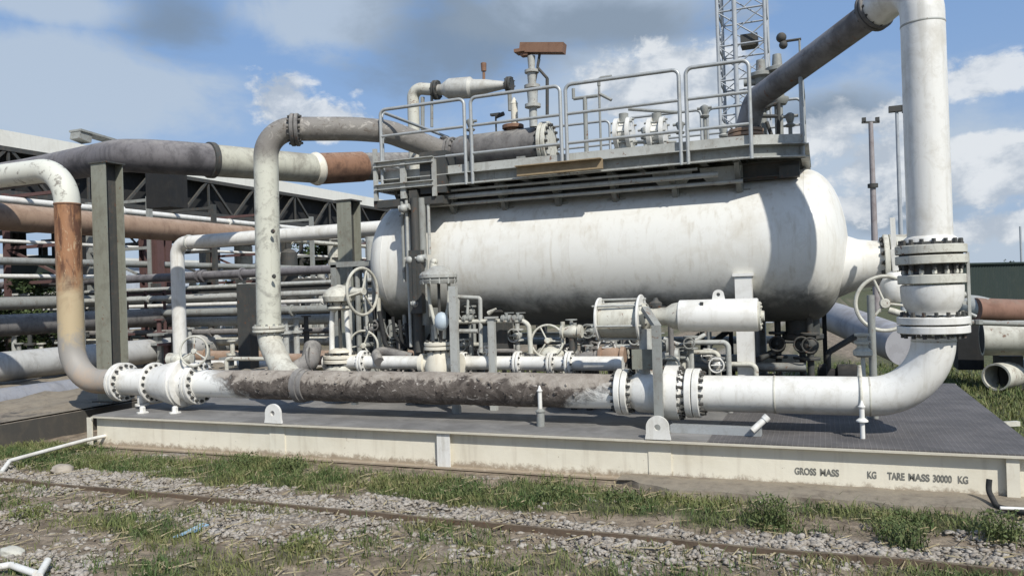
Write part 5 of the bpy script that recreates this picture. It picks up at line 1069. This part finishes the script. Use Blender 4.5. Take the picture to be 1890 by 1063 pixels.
for i, (x, z, r_, mt) in enumerate(((-18.6, 4.35, .09, WHITE), (-18.2, 4.05, .06, LGREY), (-17.6, 3.75, .08, OFFW), (-18.9, 3.35, .05, WHITE), (-17.2, 2.75, .09, GREYP), (-18.4, 2.45, .06, WHITE))):
    m = MB(); m.tube([(x, 9, z), (x, 33, z)], r_, 12)
    for k in range(5): m.disc((x, 12 + 4.3 * k + i, z), AY, r_ * 1.7, .06, 14)
    o = m.build('rack_pipe', mt); tag(o, ['uppermost white pipe running away beneath the shed truss', 'light grey pipe just below the uppermost white pipe under the shed', 'off-white pipe third from the top beneath the shed', 'very thin white pipe fourth from the top beneath the shed', 'grey pipe second from the bottom beneath the shed', 'thin white pipe lowest of those running away beneath the shed'][i], 'pipe')
t = thing('pipe_bridge', 'cluttered dark pipe bridge of thin posts and cross bars under the shed edge', 'pipe bridge', (-18, 20, 0))
for k in range(9):
    y = 11 + 2.4 * k
    m = MB(); m.bar((-17, y, 0), (-17, y, 4.6), .12, .12, up=(0, 1, 0)); m.bar((-19.3, y, 0), (-19.3, y, 4.6), .12, .12, up=(0, 1, 0))
    for z in (2.3, 3.2, 3.9, 4.5): m.bar((-17, y, z), (-19.3, y, z), .10, .08)
    m.bar((-17, y, 2.3), (-19.3, y, 3.2), .06); m.build('bridge_frame', (DARK, REDP, GREYP)[k % 3], t)
for k in range(16):
    x = rng2.uniform(-24, -16); y = rng2.uniform(20, 34); h = rng2.uniform(2.2, 4.2); r_ = rng2.uniform(.12, .5)
    m = MB(); m.lathe((x, y, 0), AZ, [(0, r_), (h, r_), (h + r_ * .4, r_ * .5), (h + r_ * .5, .05)], 14); m.tube([(x + r_, y, h * .7), (x + r_ + 1.2, y, h * .7), (x + r_ + 1.2, y, 0)], .07, 8, fil=.2)
    o = m.build('process_vessel', (PALEB, OFFW, DARK, LGREY, WHITE)[k % 5]); tag(o, 'small upright process vessel with side pipe in the distant clutter beyond the rack', 'vessel', 'distant upright vessels')
# scattered fittings inside the rack for clutter, each one a small pipe support
for k in range(46):
    x = rng2.uniform(-20, -6.0); y = rng2.uniform(12.2, 13.4); z = rng2.choice((.5, .8, 1.0)); 
    if k % 2: m = MB(); m.box((x, y, z / 2), (.12, .12, z)); m.box((x, y, z), (.3, .3, .05))
    else: m = MB(); m.lathe((x, y, 0), AZ, [(0, .06), (z, .06), (z, .13), (z + .05, .13), (z + .05, .05), (z + .3, .05), (z + .3, .11), (z + .33, .11)], 10)
    o = m.build('pipe_fitting', rng2.choice((GREYP, OFFW, REDP, DARK, LGREY))); tag(o, 'small upright fitting standing among the low pipes in front of the distant rack', 'fitting', 'small fittings before the rack')

# ------------------------------------------------------------------ trees
def tree(x, y, h, rad, label, seed, n=2600, zb=.35, group='trees along the horizon'):
    rg = np.random.default_rng(seed); t = thing('tree', label, 'tree', (x, y, 0), group)
    m = MB(); m.tube([(x, y, 0), (x + .1, y, h * .35), (x, y + .1, h * .7)], [rad * .09, rad * .065, rad * .03], 8)
    for k in range(5):
        a = 6.28 * k / 5; m.tube([(x, y, h * .35), (x + math.cos(a) * rad * .6, y + math.sin(a) * rad * .6, h * .7)], [rad * .04, rad * .015], 6)
    m.build('trunk', BARK, t)
    cl = 16; cc = np.stack([rg.normal(0, rad * .45, cl), rg.normal(0, rad * .45, cl), h * (zb + .12) + rg.random(cl) * h * (.85 - zb)], 1); cr = rad * rg.uniform(.28, .5, cl)
    i = rg.integers(0, cl, n); d = rg.normal(0, 1, (n, 3)); d /= np.linalg.norm(d, axis=1)[:, None]; c = cc[i] + d * (cr[i] * rg.random(n) ** .4)[:, None] * (1, 1, .8)
    c = c + (0, 0, 0); s = rad * .055 * rg.uniform(.6, 1.5, n); a = rg.normal(0, 1, (n, 3)); a /= np.linalg.norm(a, axis=1)[:, None]; b = rg.normal(0, 1, (n, 3)); b -= a * (a * b).sum(1)[:, None]; b /= np.linalg.norm(b, axis=1)[:, None]
    v = np.stack([c - a * s[:, None], c + b * s[:, None] * .6, c + a * s[:, None], c - b * s[:, None] * .6], 1).reshape(-1, 3); q = np.arange(n) * 4; f = np.concatenate([np.stack([q, q + 1, q + 2], 1), np.stack([q, q + 2, q + 3], 1)])
    o = mesh_np('crown', v, f, LEAFM); o.parent = t; return t
q = P(617, 440, d=42); tree(q.x, q.y, 6.3, 1.9, 'green leafy tree standing beyond the shed, left of the slimmer H column', 3, 4200, group=None)
q = P(12, 548, d=22); tree(q.x, q.y, 2.1, 1.2, 'dark green bush among the pipes at the far left edge', 4, 2500, .05, None)
for k, (px, py, d__, h, r_) in enumerate(((10, 520, 19.5, 2.35, 1.0), (70, 540, 20, 2.0, .8), (575, 440, 46, 6.0, 2.2))):
    q = P(px, py, d=d__); tree(q.x, q.y, h, r_, ['bright green bush behind the left pipes at the very edge', 'lower green bush right of the edge bush behind the left pipes', 'green tree seen under the shed roof just right of the arched pipe'][k], 60 + k, 2600, .1, None)
for k in range(26):
    px = -150 + 84 * k + rng2.uniform(-25, 25); d__ = rng2.uniform(85, 130)
    if px > 1700: d__ = rng2.uniform(62, 80)
    q = P(px, 520, d=d__); h = d__ * rng2.uniform(.022, .036) + (0 if px > 1700 else 1.0)
    tree(q.x, q.y, h, h * .75, 'far tree in the hazy green line along the horizon', 20 + k, 900, .0)
# ================================================================== WORLD AND LIGHT
sc = bpy.context.scene
w = bpy.data.worlds.new('World'); sc.world = w; w.use_nodes = True
nt = w.node_tree; nt.nodes.clear()
SUN_EL = R(44); sdir = V((.70, -.71, 0)).normalized(); sdir = V((sdir.x * math.cos(SUN_EL), sdir.y * math.cos(SUN_EL), math.sin(SUN_EL)))
def N(k, **kw):
    x = nt.nodes.new(k)
    for a, b in kw.items(): setattr(x, a, b)
    return x
def L(a, b): nt.links.new(a, b)
def MT(op, a, b=0.):
    x = N('ShaderNodeMath', operation=op)
    for v, i in ((a, 0), (b, 1)):
        if isinstance(v, (int, float)): x.inputs[i].default_value = v
        else: L(v, x.inputs[i])
    return x.outputs[0]
def VM(op, a, b):
    x = N('ShaderNodeVectorMath', operation=op)
    for v, i in ((a, 0), (b, 1)):
        if isinstance(v, (tuple, V)): x.inputs[i].default_value = tuple(v)
        else: L(v, x.inputs[i])
    return x.outputs['Value'] if op in ('DOT_PRODUCT', 'LENGTH') else x.outputs[0]
def RM(f, a, b, lo=0., hi=1.):
    x = N('ShaderNodeMapRange'); x.interpolation_type = 'SMOOTHSTEP'
    for i, v in zip(range(1, 5), (a, b, lo, hi)): x.inputs[i].default_value = v
    L(f, x.inputs[0]); return x.outputs[0]
def MX(f, a, b):
    x = N('ShaderNodeMix', data_type='RGBA')
    if isinstance(f, (int, float)): x.inputs[0].default_value = f
    else: L(f, x.inputs[0])
    for v, i in ((a, 6), (b, 7)):
        if isinstance(v, tuple): x.inputs[i].default_value = (*v, 1)
        else: L(v, x.inputs[i])
    return x.outputs[2]
sky = N('ShaderNodeTexSky', sky_type='NISHITA'); sky.sun_disc = False; sky.sun_elevation = SUN_EL; sky.sun_rotation = math.atan2(sdir.x, sdir.y)
sky.dust_density = 1.5; sky.ozone_density = 1.6
tc = N('ShaderNodeTexCoord'); dirv = tc.outputs['Generated']
def fbm(scale, detail, zs=1.8, off=(0, 0, 0), dist=.4):
    mp = N('ShaderNodeMapping'); mp.inputs['Scale'].default_value = (1, 1, zs); mp.inputs['Location'].default_value = off; L(dirv, mp.inputs[0])
    x = N('ShaderNodeTexNoise'); x.inputs['Scale'].default_value = scale; x.inputs['Detail'].default_value = detail; x.inputs['Roughness'].default_value = .6
    x.inputs['Distortion'].default_value = dist; L(mp.outputs[0], x.inputs['Vector']); return x.outputs['Fac']
nz_ = fbm(6, 10); nzf = fbm(14, 9, 1.6, (3, 1, 2)); nzl = fbm(3.2, 4, 1.5, (5, 2, 1))
wob = MT('ADD', MT('MULTIPLY', MT('SUBTRACT', nz_, .5), 1.5), MT('MULTIPLY', MT('SUBTRACT', nzf, .5), .7))
# (pixel x, y, radius x, radius y in photo pixels, weight)
def cloud(px, py, rx, ry):
    c = D(px, py); h = c.cross(V((0, 0, 1))).normalized(); v = h.cross(c)
    d = VM('SUBTRACT', dirv, c); a = MT('MULTIPLY', VM('DOT_PRODUCT', d, h), F_PX / rx); b = MT('MULTIPLY', VM('DOT_PRODUCT', d, v), F_PX / ry)
    r = MT('SQRT', MT('ADD', MT('MULTIPLY', a, a), MT('MULTIPLY', b, b)))
    front = MT('GREATER_THAN', VM('DOT_PRODUCT', dirv, c), 0.)
    return MT('MULTIPLY', MT('SUBTRACT', 1.25, r), front)
def cl_union(lst):
    o = None
    for t in lst:
        q = cloud(*t); o = q if o is None else MT('MAXIMUM', o, q)
    return o
zc = N('ShaderNodeSeparateXYZ'); L(dirv, zc.inputs[0]); zel = zc.outputs[2]
soft = cl_union([(110, 165, 330, 100), (60, 120, 260, 60), (90, 0, 160, 40), (20, 330, 300, 60), (1500, 320, 420, 170), (1890, 480, 300, 90), (700, 420, 500, 70), (1180, 230, 340, 170), (590, 30, 190, 80), (1100, 20, 300, 60)])
white = cl_union([(520, 180, 66, 66), (575, 215, 110, 44), (1240, 150, 170, 60), (1620, 300, 110, 90), (1825, 145, 90, 38), (1850, 335, 110, 60), (1570, 390, 100, 40), (1540, 240, 110, 50), (1840, 420, 120, 40), (1800, 300, 120, 45), (1300, 250, 140, 40), (1150, 190, 90, 30)])
dark = cl_union([(840, 75, 230, 115), (1120, 40, 260, 55), (1530, 215, 150, 50), (330, 45, 110, 70), (1640, 395, 150, 45)])
gen = RM(MT('ADD', nzl, MT('MULTIPLY', MT('SUBTRACT', nzf, .5), .4)), .56, .72)
B0 = MX(1.0, (0, 0, 0), (0, 0, 0))
hazef = RM(zel, .32, -.02)
BG_S = .11
def E(r, g, b, k=1.): return (r / BG_S * k, g / BG_S * k, b / BG_S * k)
blue = MX(.62, sky.outputs[0], E(.255, .43, .76))
blue = MX(MT('MULTIPLY', hazef, .55), blue, E(.42, .52, .66))
col = MX(MT('MULTIPLY', RM(MT('ADD', soft, wob), .1, .75), .74), blue, E(.52, .60, .69))
col = MX(MT('MULTIPLY', RM(MT('ADD', dark, wob), .1, 1.0), .78), col, E(.205, .27, .355))
puff = fbm(22, 8, 1.2, (9, 4, 7), .2)
wm = RM(MT('ADD', white, MT('ADD', MT('MULTIPLY', wob, 1.5), MT('MULTIPLY', MT('SUBTRACT', puff, .5), 1.6))), .22, .62)
wcol = MX(RM(MT('ADD', MT('MULTIPLY', nzf, .5), MT('MULTIPLY', puff, .5)), .40, .58), E(.46, .52, .60), E(.80, .83, .86))
col = MX(MT('MULTIPLY', wm, .85), col, wcol)
zen = RM(zel, .38, .8, 1, .78)  # overhead sky out of view dimmed to deepen the shade
behind = RM(VM('DOT_PRODUCT', dirv, V((_f.x, _f.y, 0)).normalized()), .25, -.35, 1, .78)   # unseen sky behind the viewer dimmed to deepen the shade
lowk = RM(zel, .75, .35); k_ = MT('ADD', MT('MULTIPLY', behind, lowk), MT('SUBTRACT', 1., lowk))
vm = N('ShaderNodeVectorMath', operation='SCALE'); L(col, vm.inputs[0]); L(MT('MULTIPLY', k_, zen), vm.inputs['Scale']); col = vm.outputs[0]
bg = N('ShaderNodeBackground'); bg.inputs['Strength'].default_value = BG_S; L(col, bg.inputs[0])
ow = N('ShaderNodeOutputWorld'); L(bg.outputs[0], ow.inputs[0])
sl = bpy.data.lights.new('sun', 'SUN'); sl.energy = 4.15; sl.angle = R(.6); sl.color = (1, .965, .895)
so = bpy.data.objects.new('sun', sl); C.objects.link(so); so.rotation_euler = (-sdir).to_track_quat('-Z', 'Y').to_euler(); so.location = (10, -10, 20)
sc.view_settings.view_transform = 'Standard'; sc.view_settings.look = 'None'; sc.view_settings.exposure = 0; sc.view_settings.gamma = 1

# ------------------------------------------------------------------ ordinal labels for repeats that differ only by place
ORD = ['first', 'second', 'third', 'fourth', 'fifth', 'sixth', 'seventh', 'eighth', 'ninth', 'tenth', 'eleventh', 'twelfth', 'thirteenth', 'fourteenth', 'fifteenth', 'sixteenth', 'seventeenth', 'eighteenth', 'nineteenth', 'twentieth'] + ['twenty-' + s for s in ('first', 'second', 'third', 'fourth', 'fifth', 'sixth', 'seventh', 'eighth', 'ninth')] + ['thirtieth'] + ['thirty-' + s for s in ('first', 'second', 'third', 'fourth', 'fifth', 'sixth', 'seventh', 'eighth', 'ninth')] + ['fortieth'] + ['forty-' + s for s in ('first', 'second', 'third', 'fourth', 'fifth', 'sixth', 'seventh', 'eighth', 'ninth')]
CN = {'white_paint': 'white', 'aged_white': 'off-white', 'grey_paint': 'grey', 'light_grey_paint': 'light grey', 'dusty_pipe': 'dusty grey', 'dark_steel': 'dark', 'red_oxide': 'red-brown', 'pale_wall': 'pale blue', 'leaves': 'green'}
def scr(o):
    me = o if o.type == 'MESH' else next((c for c in o.children if c.type == 'MESH'), None)
    p = V((0, 0, 0)) + o.location
    if o.type == 'MESH': v = me.data.vertices; p = p + sum((q.co for q in v), V((0, 0, 0))) / len(v)
    p = p - EYE; return p.dot(_r) / max(.1, p.dot(_f))
def colour(o):
    me = o if o.type == 'MESH' else next((c for c in o.children if c.name.startswith(('body', 'crown'))), o.children[0])
    return CN.get(me.data.materials[0].name, 'grey')
for grp, txt in (('manifold valves under the tank', '{c} manifold valve, {o} from the left in the tangle beneath the tank'), ('distant upright vessels', '{c} distant upright vessel, {o} from the left beyond the pipe rack'), ('small fittings before the rack', '{c} upright fitting, {o} from the left before the distant pipe rack'), ('trees along the horizon', 'far green tree, {o} from the left along the horizon')):
    L_ = sorted([o for o in C.objects if o.parent is None and o.get('group') == grp], key=scr)
    for k, o in enumerate(L_): o['label'] = txt.format(c=colour(o), o=ORD[k])
